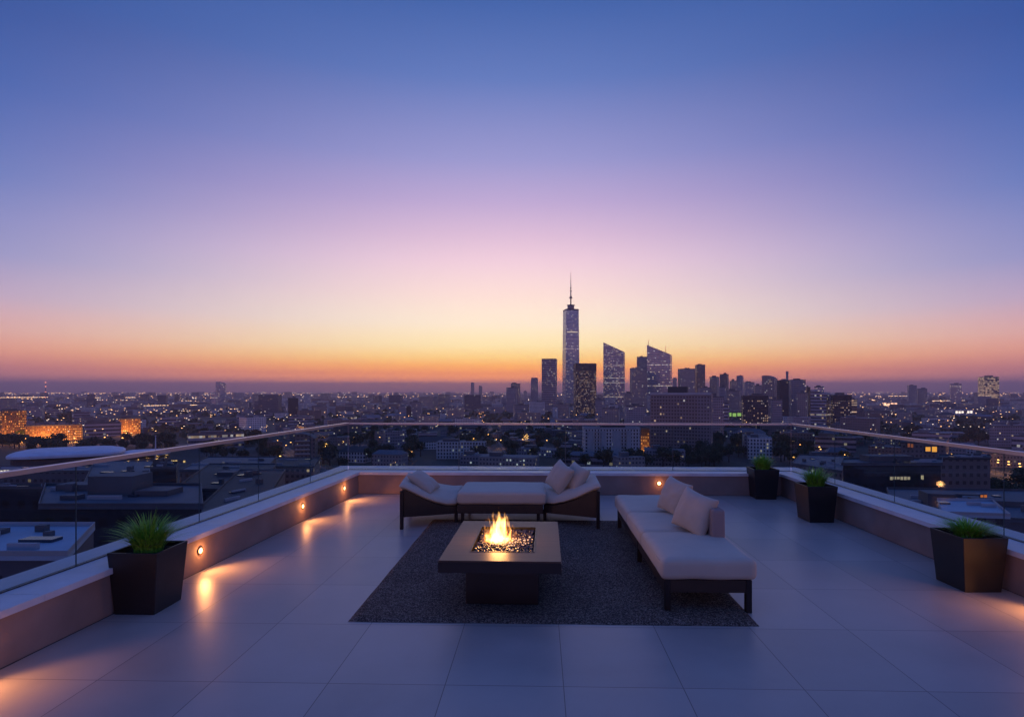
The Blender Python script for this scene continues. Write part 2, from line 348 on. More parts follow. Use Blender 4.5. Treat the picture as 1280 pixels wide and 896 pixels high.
# clip floor to the parapets (as a plain quad a little under the walls)
fl.data.vertices[0].co.x = lx(Y0) - .2; fl.data.vertices[3].co.x = lx(YB) - .2
fl.data.vertices[1].co.x = rx(Y0) + .2; fl.data.vertices[2].co.x = rx(YB) + .2
def quad_prism(mb, a0, a1, b1, b0, z0, z1):
    """plan quad a0,a1,b1,b0 counterclockwise"""
    return mb.prism([a0, a1, b1, b0], z0, z1)
T = .52   # parapet thickness
def side_parapet(label, x_of, sgn, label_g, label_s=None):
    w = thing('parapet_wall', label, 'wall', (x_of(3.0), 3.0, 0))
    ox, oy = w.location.x, w.location.y
    P = lambda off, y: (x_of(y) + sgn * off - ox, y - oy)
    def strip(o0, o1, y0, y1, z0, z1, name, mat, par):
        mb = MB(); a, b, c, d = P(o0, y0), P(o1, y0), P(o1, y1), P(o0, y1)
        pts = [a, b, c, d] if sgn > 0 else [b, a, d, c]
        mb.prism(pts, z0, z1); return mb.build(name, mat, par)
    strip(0, T, Y0, YB + .75, -.3, ZC - .045, 'wall_body', m_wall, w)
    # coping slabs with open joints
    y = Y0
    while y < YB - .02:
        y2 = min(y + 1.9, YB - .02)
        if YB - y2 < .6: y2 = YB - .02
        strip(-.025, T + .03, y + .002, y2 - .002, ZC - .043, ZC, 'coping', m_coping, w); y = y2
    strip(-.004, -.0005, Y0, YB - .03, 0, .004, 'base_joint', m_shoe, w)
    g = thing('glass_balustrade', label_g, 'balustrade', (ox, oy, ZC))
    gl = .285
    strip(gl - .018, gl + .018, Y0, YB + gl - .02, .001, .007, 'channel', m_shoe, g)
    ends = GLY[sgn]
    for i in range(len(ends) - 1):
        strip(gl - .008, gl + .008, ends[i] + .005, ends[i + 1] - .005, .008, .742, 'glass_panel', m_glass, g)
        if 0 < i: strip(gl - .0015, gl + .0015, ends[i] - .0045, ends[i] + .0045, .008, .741, 'joint_seal', m_seal, g)
    # flat-topped handrail
    y0, y1 = Y0, YB + gl
    strip(gl - .032, gl + .032, y0, y1, .743, .775, 'handrail', m_rail, g)
    bpy.context.view_layer.update()
    return w, g
def joint_y(px, sgn):
    # where the glass plane crosses a photo column
    best = 5
    lo, hi = .5, YB + .3
    f = lambda y: proj((lx(y) - .285) if sgn < 0 else (rx(y) + .285), y, ZC)[0] - px
    for _ in range(60):
        mid = (lo + hi) / 2
        if (f(mid) > 0) == (sgn < 0): hi = mid
        else: lo = mid
    return (lo + hi) / 2
jl = [joint_y(p, -1) for p in (95, 249, 323)]
jr = [joint_y(p, 1) for p in (1255, 1118)]
GLY = {-1: [Y0, Y0 + 2.2, .2, jl[0], jl[1], jl[2], (jl[2] + YB + .27) / 2, YB + .27], 1: [Y0, Y0 + 2.2, .3, 2.6, jr[0], jr[1], (jr[1] + YB + .27) / 2, YB + .27]}
side_parapet('low rendered parapet with pale stone coping along the left side of the terrace', lx, -1, 'frameless glass balustrade with metal handrail on the left parapet')
side_parapet('low rendered parapet with pale stone coping along the right side of the terrace', rx, 1, 'frameless glass balustrade with metal handrail on the right parapet')
# rear wall
w = thing('parapet_wall', 'low rendered parapet across the far end of the terrace behind the daybed', 'wall', (0, YB, 0))
x0, x1 = lx(YB), rx(YB)
MB().box(x0 + .002, x1 - .002, 0, .75, -.3, ZC - .045).build('wall_body', m_wall, w)
n = 4; xs = [x0 - T - .03, x0 + 1.35, x0 + 3.4, x0 + 5.3, x1 + T + .03]
for i in range(n):
    MB().box(xs[i] + .002, xs[i + 1] - .002, -.018, .76, -.043 + ZC, ZC).build('coping', m_coping, w)
MB().box(x0 + .01, x1 - .01, -.004, -.0005, 0, .004).build('base_joint', m_shoe, w)
g = thing('glass_balustrade', 'frameless glass balustrade with metal handrail on the far parapet facing the skyline', 'balustrade', (0, YB + .285, ZC))
gx0, gx1 = lx(YB + .285) - .285, rx(YB + .285) + .285
MB().box(gx0 + .02, gx1 - .02, -.018, .018, .001, .007).build('channel', m_shoe, g)
xs = [gx0 + .02] + [ray(p, YB + .3)[0] for p in (637, 725)] + [gx1 - 1.5, gx1 - .02]
xs = [gx0 + .02, gx0 + 1.85, gx0 + 3.6, gx0 + 5.35, gx1 - .02]
for i in range(4):
    MB().box(xs[i] + .006, xs[i + 1] - .006, -.008, .008, .008, .742).build('glass_panel', m_glass, g)
    if i: MB().box(xs[i] - .005, xs[i] + .005, -.0015, .0015, .008, .741).build('joint_seal', m_seal, g)
MB().box(gx0 + .028, gx1 - .028, -.032, .032, .743, .770).build('handrail', m_rail, g)

# ------------------------------------------------------------------ recessed wall lights
m_bezel = pbr('bezel_metal', (.25, .17, .12), .35, .8)
def wall_light(pos, nrm, label, power=17.0):
    nrm = Vector(nrm).normalized(); rz = math.atan2(nrm.x, -nrm.y)       # local -Y is outward
    t = thing('wall_light', label, 'wall light', pos, rz, 'warm lights set into the parapet walls')
    mb = MB(); n = 20
    for ring in (0,):
        vs = []; fs = []
        for i in range(n):
            a = 2 * math.pi * i / n; c, s = math.cos(a), math.sin(a)
            for r, y in ((.038, -.001), (.038, -.008), (.026, -.008), (.026, .0)): vs.append((c * r, y, s * r))
        for i in range(n):
            for k in range(3):
                a = i * 4 + k; b2 = ((i + 1) % n) * 4 + k; fs.append((a, b2, b2 + 1, a + 1))
        mb.add(vs, fs, True)
    mb.build('bezel', m_bezel, t)
    vs = [(0, -.013, 0)]; fs = []
    for k, (r, y) in enumerate(((.015, -.0115), (.0258, -.004))):
        for i in range(n):
            a = 2 * math.pi * i / n; vs.append((math.cos(a) * r, y, math.sin(a) * r))
    for i in range(n):
        j = (i + 1) % n; fs.append((0, 1 + i, 1 + j)); fs.append((1 + i, 1 + n + i, 1 + n + j, 1 + j))
    mesh_obj('lens', vs, fs, m_lens, t, True)
    li = bpy.data.lights.new('lamp', 'SPOT'); li.energy = power; li.color = (1, .36, .11); li.shadow_soft_size = .045
    li.spot_size = R(128); li.spot_blend = .55
    lo = bpy.data.objects.new('lamp', li); COL.objects.link(lo); lo.parent = t
    lo.location = (0, -.03, 0); lo.rotation_euler = (R(-60), 0, 0)
    li2 = bpy.data.lights.new('lamp_glow', 'POINT'); li2.energy = power * .075; li2.color = (1, .38, .11); li2.shadow_soft_size = .015
    l2 = bpy.data.objects.new('lamp_glow', li2); COL.objects.link(l2); l2.parent = t; l2.location = (0, -.045, 0)
    return t
def wl_left(px):
    lo, hi = .5, YB
    for _ in range(50):
        mid = (lo + hi) / 2
        if proj(lx(mid), mid, .19)[0] > px: hi = mid
        else: lo = mid
    return lo
ld = Vector((lx(9) - lx(0), 9, 0)).normalized(); nl = Vector((ld.y, -ld.x, 0)); rd = Vector((rx(9) - rx(0), 9, 0)).normalized(); nr = Vector((-rd.y, rd.x, 0))
for y, lab in ((3.02, 'round warm light in the left parapet, nearest to the viewer'),
               (wl_left(250), 'round warm light in the left parapet just behind the big planter'),
               (wl_left(378), 'round warm light midway along the left parapet'),
               (wl_left(430), 'round warm light in the left parapet close to the far corner')):
    wall_light(Vector((lx(y), y, .19)) + nl * .001, nl, lab)
p = ray(823, YB); wall_light((p[0], YB - .001, .19), (0, -1, 0), 'round warm light in the far parapet behind the sofa pillows', 7.0)
wall_light(Vector((rx(4.28), 4.28, .19)) + nr * .001, nr, 'round warm light in the right parapet in front of the nearest planter', 21.0)

# ------------------------------------------------------------------ planters with grass
def grass_mat():
    m, nt, N, L = new_mat('grass_blades')
    out = N.new('ShaderNodeOutputMaterial'); b = N.new('ShaderNodeBsdfPrincipled'); L.new(b.outputs[0], out.inputs[0])
    tc = N.new('ShaderNodeTexCoord'); nz = N.new('ShaderNodeTexNoise'); nz.inputs['Scale'].default_value = 45; L.new(tc.outputs['Object'], nz.inputs['Vector'])
    r = N.new('ShaderNodeValToRGB'); r.color_ramp.elements[0].position = .3; r.color_ramp.elements[1].position = .7
    r.color_ramp.elements[0].color = (.07, .22, .02, 1); r.color_ramp.elements[1].color = (.28, .60, .06, 1)
    L.new(nz.outputs['Fac'], r.inputs[0]); L.new(r.outputs[0], b.inputs['Base Color']); b.inputs['Roughness'].default_value = .5
    b.inputs['Subsurface Weight'].default_value = 0
    return m
m_grass = grass_mat()
def tuft(n, h, spread, rnd, rbase=.095):
    vs = []; fs = []
    for i in range(n):
        a = rnd.uniform(0, 2 * math.pi); r0 = rbase * math.sqrt(rnd.random()); 
        out_ = (r0 / rbase) * .75 + rnd.uniform(0, .35); hh = h * rnd.uniform(.55, 1.08) * (1 - .25 * out_)
        a2 = a + rnd.uniform(-.5, .5); sp = spread * out_
        w = rnd.uniform(.0026, .0052); k = 6; tx, ty = -math.sin(a2), math.cos(a2)
        base = len(vs)
        for j in range(k + 1):
            t = j / k; rr = r0 + sp * t ** 1.9; z = hh * (t - .32 * out_ * t ** 2.6)
            cx, cy = math.cos(a) * r0 + math.cos(a2) * (rr - r0), math.sin(a) * r0 + math.sin(a2) * (rr - r0)
            ww = w * (1 - t ** 2 * .92)
            vs += [(cx - tx * ww, cy - ty * ww, z), (cx + tx * ww, cy + ty * ww, z)]
        for j in range(k): q = base + j * 2; fs.append((q, q + 1, q + 3, q + 2))
    return vs, fs
def planter(c, rz, label, glabel, bw, bd, tw, td, h, gh, spread, seed, n=320):
    t = thing('planter', label, 'planter', c, rz, 'tapered black planters along the parapets')
    a, b = bw / 2, bd / 2; A, B = tw / 2, td / 2; wall = .018; ins = A - wall; inb = B - wall
    zi = h - .035
    vs = [(-a, -b, 0), (a, -b, 0), (a, b, 0), (-a, b, 0), (-A, -B, h), (A, -B, h), (A, B, h), (-A, B, h),
          (-ins, -inb, h), (ins, -inb, h), (ins, inb, h), (-ins, inb, h), (-ins, -inb, zi - .05), (ins, -inb, zi - .05), (ins, inb, zi - .05), (-ins, inb, zi - .05)]
    fs = [(0, 3, 2, 1)] + [(i, (i + 1) % 4, 4 + (i + 1) % 4, 4 + i) for i in range(4)] + [(4 + i, 4 + (i + 1) % 4, 8 + (i + 1) % 4, 8 + i) for i in range(4)] + [(8 + i, 8 + (i + 1) % 4, 12 + (i + 1) % 4, 12 + i) for i in range(4)]
    o = mesh_obj('pot', vs, fs, m_planter, t)
    bv = o.modifiers.new('bevel', 'BEVEL'); bv.width = .004; bv.segments = 2
    g = 12; vs = []; fs = []
    for i in range(g + 1):
        for j in range(g + 1):
            x = -ins + 2 * ins * i / g; y = -inb + 2 * inb * j / g
            vs.append((x * .995, y * .995, zi + .02 * noise.noise(Vector((x * 14, y * 14, seed)))))
    for i in range(g):
        for j in range(g): q = i * (g + 1) + j; fs.append((q, q + g + 1, q + g + 2, q + 1))
    mesh_obj('soil', vs, fs, m_soil, t)
    gt = thing('ornamental_grass', glabel, 'grass plant', Vector(c) + Vector((0, 0, zi)), rz + .3, 'green grass tufts in the planters')
    rnd = random.Random(seed); vs, fs = tuft(n, gh, spread, rnd)
    o = mesh_obj('blades', vs, fs, m_grass, gt)
    vs, fs = tuft(40, gh * .9, spread * 1.2, rnd); 
    o2 = mesh_obj('dry_blades', vs, fs, m_dry, gt)
m_dry = pbr('dry_grass', (.22, .26, .12), .6, noise_amt=.3, noise_scale=30)
def pl_at(px, py, dx, dy): 
    p = spot(px, py); return Vector((p.x + dx, p.y + dy, 0))
planter(pl_at(192.5, 768, -.145, .155), 0, 'tapered black square planter by the left parapet in the foreground', 'tall spiky green grass tuft in the left planter', .30, .32, .375, .375, .46, .37, .22, 1, 560)
planter(pl_at(1205, 740, .15, .165), R(2), 'tapered black planter nearest the camera by the right parapet', 'low arching green grass tuft in the nearest right planter', .30, .33, .375, .385, .45, .20, .20, 2, 520)
planter(pl_at(1012, 653, .15, .165), R(1), 'middle black planter of the three along the right parapet', 'bushy green grass tuft in the middle right planter', .30, .33, .375, .385, .455, .33, .20, 3, 520)
planter(pl_at(946, 624, .15, .165), R(-2), 'black planter standing in the far right corner of the terrace', 'small round grass tuft in the far corner planter', .30, .33, .375, .385, .455, .33, .14, 4, 480)

# ------------------------------------------------------------------ rug
r0, r1, r2 = spot(435, 777), spot(950, 783), spot(762, 651)
ang = math.atan2(r1.y - r0.y, r1.x - r0.x)
rc = Vector(((r0.x + r1.x) / 2, (r0.y + r2.y) / 2, 0)); rw = (r1 - r0).length / 2 ; rh = (r2.y - (r0.y + r1.y) / 2) / 2
gx, gy = 90, 90; vs = []; fs = []
for i in range(gx + 1):
    for j in range(gy + 1):
        x = -rw + 2 * rw * i / gx; y = -rh + 2 * rh * j / gy
        e = min(rw - abs(x), rh - abs(y)); 
        xx = x + (.006 * noise.noise(Vector((y * 3, 1, 0))) if abs(x) > rw - .05 else 0); yy = y + (.006 * noise.noise(Vector((x * 3, 5, 0))) if abs(y) > rh - .05 else 0)
        z = .014 + .0015 * noise.noise(Vector((x * 4, y * 4, 0)))
        if e < .001: z = .001
        vs.append((xx, yy, z))
for i in range(gx):
    for j in range(gy): q = i * (gy + 1) + j; fs.append((q, q + gy + 1, q + gy + 2, q + 1))
o = mesh_obj('rug', vs, fs, rug_mat(), None, True, (rc.x, rc.y, .001), (0, 0, ang * .6))
tag(o, 'large dark grey looped rug under the fire table and seating', 'rug')

# ------------------------------------------------------------------ fire table
ZT = .42
def sp4(px, py): return spot(px, py, ZT)
a, b, c, d = sp4(549, 701), sp4(701, 701), sp4(697, 651.5), sp4(578, 651)
tcx = (a.x + b.x + c.x + d.x) / 4; tcy = (a.y + b.y + c.y + d.y) / 4
TW = ((b.x - a.x) + (c.x - d.x)) / 4; TD = ((d.y + c.y) - (a.y + b.y)) / 4
t = thing('fire_table', 'square fire pit table with plank top and black base on the rug', 'fire table', (tcx, tcy, .015), R(-.6))
PX, PY = .25, .405          # half size of the pan opening
mt = table_mat()
def frame(mb, X, Y, x, y, z0, z1):
    mb.box(-X, X, -Y, -y, z0, z1); mb.box(-X, X, y, Y, z0, z1); mb.box(-X, -x, -y, y, z0, z1); mb.box(x, X, -y, y, z0, z1)
zt = ZT - .015
pcx = (spot(588, 689, ZT).x + spot(669, 689, ZT).x) / 2 - tcx
vs = []; mb = MB()
X, Y = TW, TD
mb.box(-X, X, -Y, -PY, zt - .012, zt); mb.box(-X, X, PY, Y, zt - .012, zt); mb.box(-X, pcx - PX, -PY, PY, zt - .012, zt); mb.box(pcx + PX, X, -PY, PY, zt - .012, zt)
mb.build('tabletop', mt, t)
mb = MB(); e = .003
mb.box(-X - e, X + e, -Y - e, -PY, zt - .088, zt - .0125); mb.box(-X - e, X + e, PY, Y + e, zt - .088, zt - .0125)
mb.box(-X - e, pcx - PX, -PY, PY, zt - .088, zt - .0125); mb.box(pcx + PX, X + e, -PY, PY, zt - .088, zt - .0125)
mb.box(-X + .05, X - .05, -Y + .05, Y - .05, zt - .1, zt - .0885)
mb.build('apron', m_black, t)
MB().box(-X + .165, X - .165, -Y + .25, Y - .25, 0, zt - .1005, bev=.004).build('pedestal', m_black, t)
mb = MB(); P0, P1 = PX - .001, PY - .001; th = .007
for q in ((pcx - P0, pcx + P0, -P1, -P1 + th), (pcx - P0, pcx + P0, P1 - th, P1), (pcx - P0, pcx - P0 + th, -P1 + th, P1 - th), (pcx + P0 - th, pcx + P0, -P1 + th, P1 - th)):
    mb.box(*q, zt - .06, zt + .003)
mb.box(pcx - P0, pcx + P0, -P1, P1, zt - .07, zt - .0605)
mb.build('burner_pan', m_black, t)
rnd = random.Random(5)
def rock(mb, x, y, z, r):
    vs = []; ph = (1 + 5 ** .5) / 2
    base = [(-1, ph, 0), (1, ph, 0), (-1, -ph, 0), (1, -ph, 0), (0, -1, ph), (0, 1, ph), (0, -1, -ph), (0, 1, -ph), (ph, 0, -1), (ph, 0, 1), (-ph, 0, -1), (-ph, 0, 1)]
    fs = [(0, 11, 5), (0, 5, 1), (0, 1, 7), (0, 7, 10), (0, 10, 11), (1, 5, 9), (5, 11, 4), (11, 10, 2), (10, 7, 6), (7, 1, 8), (3, 9, 4), (3, 4, 2), (3, 2, 6), (3, 6, 8), (3, 8, 9), (4, 9, 5), (2, 4, 11), (6, 2, 10), (8, 6, 7), (9, 8, 1)]
    M = Matrix.Rotation(rnd.uniform(0, 6), 3, Vector((rnd.random(), rnd.random(), rnd.random() + .1)).normalized())
    for q in base:
        p = M @ (Vector(q) / 1.9 * rnd.uniform(.75, 1.15)); vs.append((x + p.x * r, y + p.y * r, z + p.z * r * .8))
    mb.add(vs, fs)
mb = MB(); me_ = MB()
FX, FY = pcx - .055, -.06
for i in range(1500):
    x = pcx + rnd.uniform(-1, 1) * (PX - .02); y = rnd.uniform(-1, 1) * (PY - .02); r = rnd.uniform(.008, .014)
    rock(mb, x, y, zt - .022 + rnd.uniform(-.01, .008), r)
    dd = math.hypot((x - FX - .1) / 1.1, y - FY + .03)
    if rnd.random() < .30 * math.exp(-(dd / .11) ** 2) + .02 * (abs(y + .30) < .03 and abs(x - pcx + .02) < .15): rock(me_, x, y, zt - .010 + rnd.uniform(0, .008), r * .6)
o = mb.build('fire_glass', pbr('glass_gravel', (.05, .035, .035), .22, .0, noise_amt=.4, noise_scale=60, spec=.8), t); o['kind'] = 'stuff'
o = me_.build('ember', emit('ember_glow', (1, .50, .28), 1.6), t); o['kind'] = 'stuff'  # glowing bits imitate firelight glinting off the glass beads

# flames: hot gas as an emitting volume inside a few tongues
def flame_mat():
    m, nt, N, L = new_mat('flame_gas')
    M_ = lambda op, a, b=None, c=None: math_node(N, L, op, a, b, c)
    out = N.new('ShaderNodeOutputMaterial'); e = N.new('ShaderNodeEmission')
    tc = N.new('ShaderNodeTexCoord'); sp = N.new('ShaderNodeSeparateXYZ'); L.new(tc.outputs['Object'], sp.inputs[0])
    h = M_('DIVIDE', sp.outputs[2], .245)
    mp = N.new('ShaderNodeMapping'); mp.inputs['Scale'].default_value = (1, 1, .32); L.new(tc.outputs['Object'], mp.inputs[0])
    nz = N.new('ShaderNodeTexNoise'); nz.inputs['Scale'].default_value = 30; nz.inputs['Detail'].default_value = 3; L.new(mp.outputs[0], nz.inputs['Vector'])
    rr = M_('SQRT', M_('ADD', M_('MULTIPLY', sp.outputs[0], sp.outputs[0]), M_('MULTIPLY', sp.outputs[1], sp.outputs[1])))
    # radius allowed at this height, ragged with noise
    R0 = M_('MULTIPLY', M_('POWER', M_('MAXIMUM', M_('SUBTRACT', 1.0, h), 0.0), .5), .135)
    edge = M_('SUBTRACT', M_('SUBTRACT', 1.15, M_('DIVIDE', rr, M_('MAXIMUM', R0, .004))), M_('MULTIPLY', M_('SUBTRACT', nz.outputs['Fac'], .38), M_('MULTIPLY_ADD', h, 6.5, 1.6)))
    den = M_('MINIMUM', M_('MAXIMUM', M_('MULTIPLY', edge, 1.6), 0.0), 1.0)
    r = N.new('ShaderNodeValToRGB'); cr = r.color_ramp
    cr.elements[0].position = 0; cr.elements[0].color = (1, .16, .01, 1); cr.elements[1].position = .75; cr.elements[1].color = (1, .55, .16, 1)
    q = cr.elements.new(.3); q.color = (1, .33, .04, 1)
    L.new(den, r.inputs[0]); L.new(r.outputs[0], e.inputs[0])
    L.new(M_('MULTIPLY', M_('MULTIPLY', den, M_('MULTIPLY_ADD', M_('MAXIMUM', h, 0.0), -45.0, 85.0)), 1.0), e.inputs[1])
    L.new(e.outputs[0], out.inputs['Volume'])
    m.cycles.volume_step_rate = .25
    return m
vs = []; fs = []; n = 20; k = 12
for j in range(k + 1):
    h = j / k; rad = .16 * (1 - h) ** .42 + .01 if j else .12
    for i in range(n):
        aa = 2 * math.pi * i / n; vs.append((math.cos(aa) * rad, math.sin(aa) * rad, h * .285))
for j in range(k):
    for i in range(n): fs.append((j * n + i, j * n + (i + 1) % n, (j + 1) * n + (i + 1) % n, (j + 1) * n + i))
fs.append(tuple(range(n - 1, -1, -1))); fs.append(tuple(range(k * n, k * n + n)))
fo = mesh_obj('flame', vs, fs, flame_mat(), t, False, (FX, FY, zt - .005))
li = bpy.data.lights.new('fire_glow', 'POINT'); li.energy = 8.0; li.color = (1, .42, .12); li.shadow_soft_size = .07
lo = bpy.data.objects.new('fire_glow', li); COL.objects.link(lo); lo.parent = t; lo.location = (FX, FY, zt + .1)

# ------------------------------------------------------------------ cushions
def rbox(w, d, h, r, bulge=.0, n=18, seed=0, wr=.002, prof=None):
    """soft rounded block, origin at bottom centre"""
    bm = bmesh.new(); bmesh.ops.create_cube(bm, size=2)
    bmesh.ops.subdivide_edges(bm, edges=bm.edges[:], cuts=n, use_grid_fill=True)
    hx, hy, hz = w / 2, d / 2, h / 2
    for v in bm.verts:
        q = v.co; 
        def warp(t): return math.copysign(1 - (1 - abs(t)) ** 1.6, t)
        p = Vector((warp(q.x) * hx, warp(q.y) * hy, q.z * hz))
        inner = Vector((max(-hx + r, min(hx - r, p.x)), max(-hy + r, min(hy - r, p.y)), max(-hz + r, min(hz - r, p.z))))
        dlt = p - inner
        if dlt.length > 1e-6: p = inner + dlt.normalized() * min(r, r)
        fx = 1 - (p.x / hx) ** 2; fy = 1 - (p.y / hy) ** 2
        if p.z > 0: p.z += bulge * max(fx, 0) ** .6 * max(fy, 0) ** .6
        fz = 1 - (p.z / hz) ** 2 if abs(p.z) < hz else 0
        p.x *= 1 + .012 * fz; p.y *= 1 + .012 * fz
        nn = noise.noise(Vector((p.x * 5 + seed, p.y * 5, p.z * 5))); p.z += nn * wr * 2
        v.co = p + Vector((0, 0, hz))
    bm.verts.index_update(); vs = [v.co.copy() for v in bm.verts]; fs = [tuple(v.index for v in f.verts) for f in bm.faces]; bm.free()
    return vs, fs
def pillow_mesh(wd, ht, th, seed, n=26):
    vs = []; fs = []
    idx = {}
    for side in (1, -1):
        for i in range(n + 1):
            for j in range(n + 1):
                u = -1 + 2 * i / n; v = -1 + 2 * j / n
                u = math.copysign(1 - (1 - abs(u)) ** 1.3, u); v = math.copysign(1 - (1 - abs(v)) ** 1.3, v)
                if side == -1 and (i in (0, n) or j in (0, n)): idx[(side, i, j)] = idx[(1, i, j)]; continue
                f = ((1 - abs(u) ** 2.4) * (1 - abs(v) ** 2.4)) ** .45
                x = u * wd / 2 * (1 - .09 * (1 - abs(v) ** 2) * abs(u) ** 3); z = v * ht / 2 * (1 - .09 * (1 - abs(u) ** 2) * abs(v) ** 3)
                wk = .012 * noise.noise(Vector((u * 2.2 + seed, v * 2.2, side * 2))) * f + .006 * noise.noise(Vector((u * 7 + seed, v * 7, side))) * f
                idx[(side, i, j)] = len(vs); vs.append((x, side * (th / 2 * f + wk), z))
    for side in (1, -1):
        for i in range(n):
            for j in range(n):
                q = (idx[(side, i, j)], idx[(side, i + 1, j)], idx[(side, i + 1, j + 1)], idx[(side, i, j + 1)])
                fs.append(q[::-1] if side == -1 else q)
    return vs, [f[::-1] for f in fs]
def pillow(label, loc, normal, roll, wd, ht, th, seed, group=None, mat=None):
    vs, fs = pillow_mesh(wd, ht, th, seed)
    nn = Vector(normal).normalized(); yy = -nn; zz = (Vector((0, 0, 1)) - nn * nn.z).normalized()
    zz = Matrix.Rotation(R(roll), 3, nn) @ zz; xx = yy.cross(zz)
    rot = Matrix((xx, yy, zz)).transposed().to_euler()
    o = mesh_obj('pillow', vs, fs, mat or m_pillow, None, True, loc, rot); tag(o, label, 'pillow', group)
    # zip seam piping round the edge
    return o

def piping(w, d, h, par, loc, r=.042):
    '''sewn piping round the upper edge of a cushion'''
    mb = MB(); pts = []; c = r * .9; hx, hy = w / 2 - .004, d / 2 - .004; k = 5
    for sx_, sy_, a0 in ((1, 1, 0), (-1, 1, 90), (-1, -1, 180), (1, -1, 270)):
        for i in range(k + 1):
            a = R(a0 + 90 * i / k); pts.append((sx_ * (hx - c) + math.cos(a) * c, sy_ * (hy - c) + math.sin(a) * c, h - r * .62))
    for i in range(len(pts)): mb.tube(pts[i], pts[(i + 1) % len(pts)], .0042, .0042, 6)
    return mb.build('piping', m_pillow, par, loc)
# ------------------------------------------------------------------ bench sofa on the right
f1 = spot(829, 763); f2 = spot(939, 767)
SX0, SX1 = .93, 1.575; SY0 = 4.32; SY1 = 6.95
t = thing('sofa', 'armless three-seat bench sofa with dark frame right of the fire table', 'sofa', ((SX0 + SX1) / 2, SY0, 0), 0)
hw = (SX1 - SX0) / 2; LN = SY1 - SY0
lz = .0
for (x, y) in ((-hw, 0), (hw - .045, 0), (-hw, LN - .045), (hw - .045, LN - .045), (-hw, LN * .46), (hw - .045, LN * .46)):
    MB().box(x, x + .045, y, y + .045, .0155 if x < 0 or y > .5 else .0005, .245, bev=.004).build('leg', m_leg, t)
mb = MB()
mb.box(-hw + .046, hw - .046, .004, .040, .15, .244); mb.box(-hw + .046, hw - .046, LN - .04, LN - .004, .15, .244)
mb.box(-hw + .004, -hw + .04, .046, LN - .046, .15, .244); mb.box(hw - .04, hw - .004, .046, LN - .046, .15, .244)
mb.box(-hw + .04, hw - .04, .04, LN - .04, .21, .238)
mb.build('seat_frame', m_wicker, t)
cuts = [-.035, 5.16 - SY0, 5.99 - SY0, LN + .02]
for i in range(3):
    L_ = cuts[i + 1] - cuts[i]
    vs, fs = rbox(2 * hw + .06, L_ - .012, .155, .042, .018, seed=i * 3.1, wr=.003)
    q = mesh_obj('seat_cushion', vs, fs, m_fabric, t, True, (0, (cuts[i] + cuts[i + 1]) / 2, .2465)); piping(2 * hw + .06, L_ - .012, .155, q, (0, 0, 0))
yb0, yb1 = 4.93 - SY0, 6.45 - SY0
vs, fs = rbox(.115, yb1 - yb0, .40, .022, 0, seed=9)
mesh_obj('backrest', vs, fs, m_back, t, True, (hw - .062, (yb0 + yb1) / 2, .2425))
pillow('near grey pillow leaning on the low backrest of the bench sofa', (1.37, 5.15, .575), (-.78, -.48, .36), -10, .40, .37, .20, 3, 'pillows on the bench sofa')
pillow('far grey pillow behind the near one on the bench sofa backrest', (1.37, 5.90, .575), (-.84, -.40, .36), -8, .38, .36, .19, 8, 'pillows on the bench sofa')

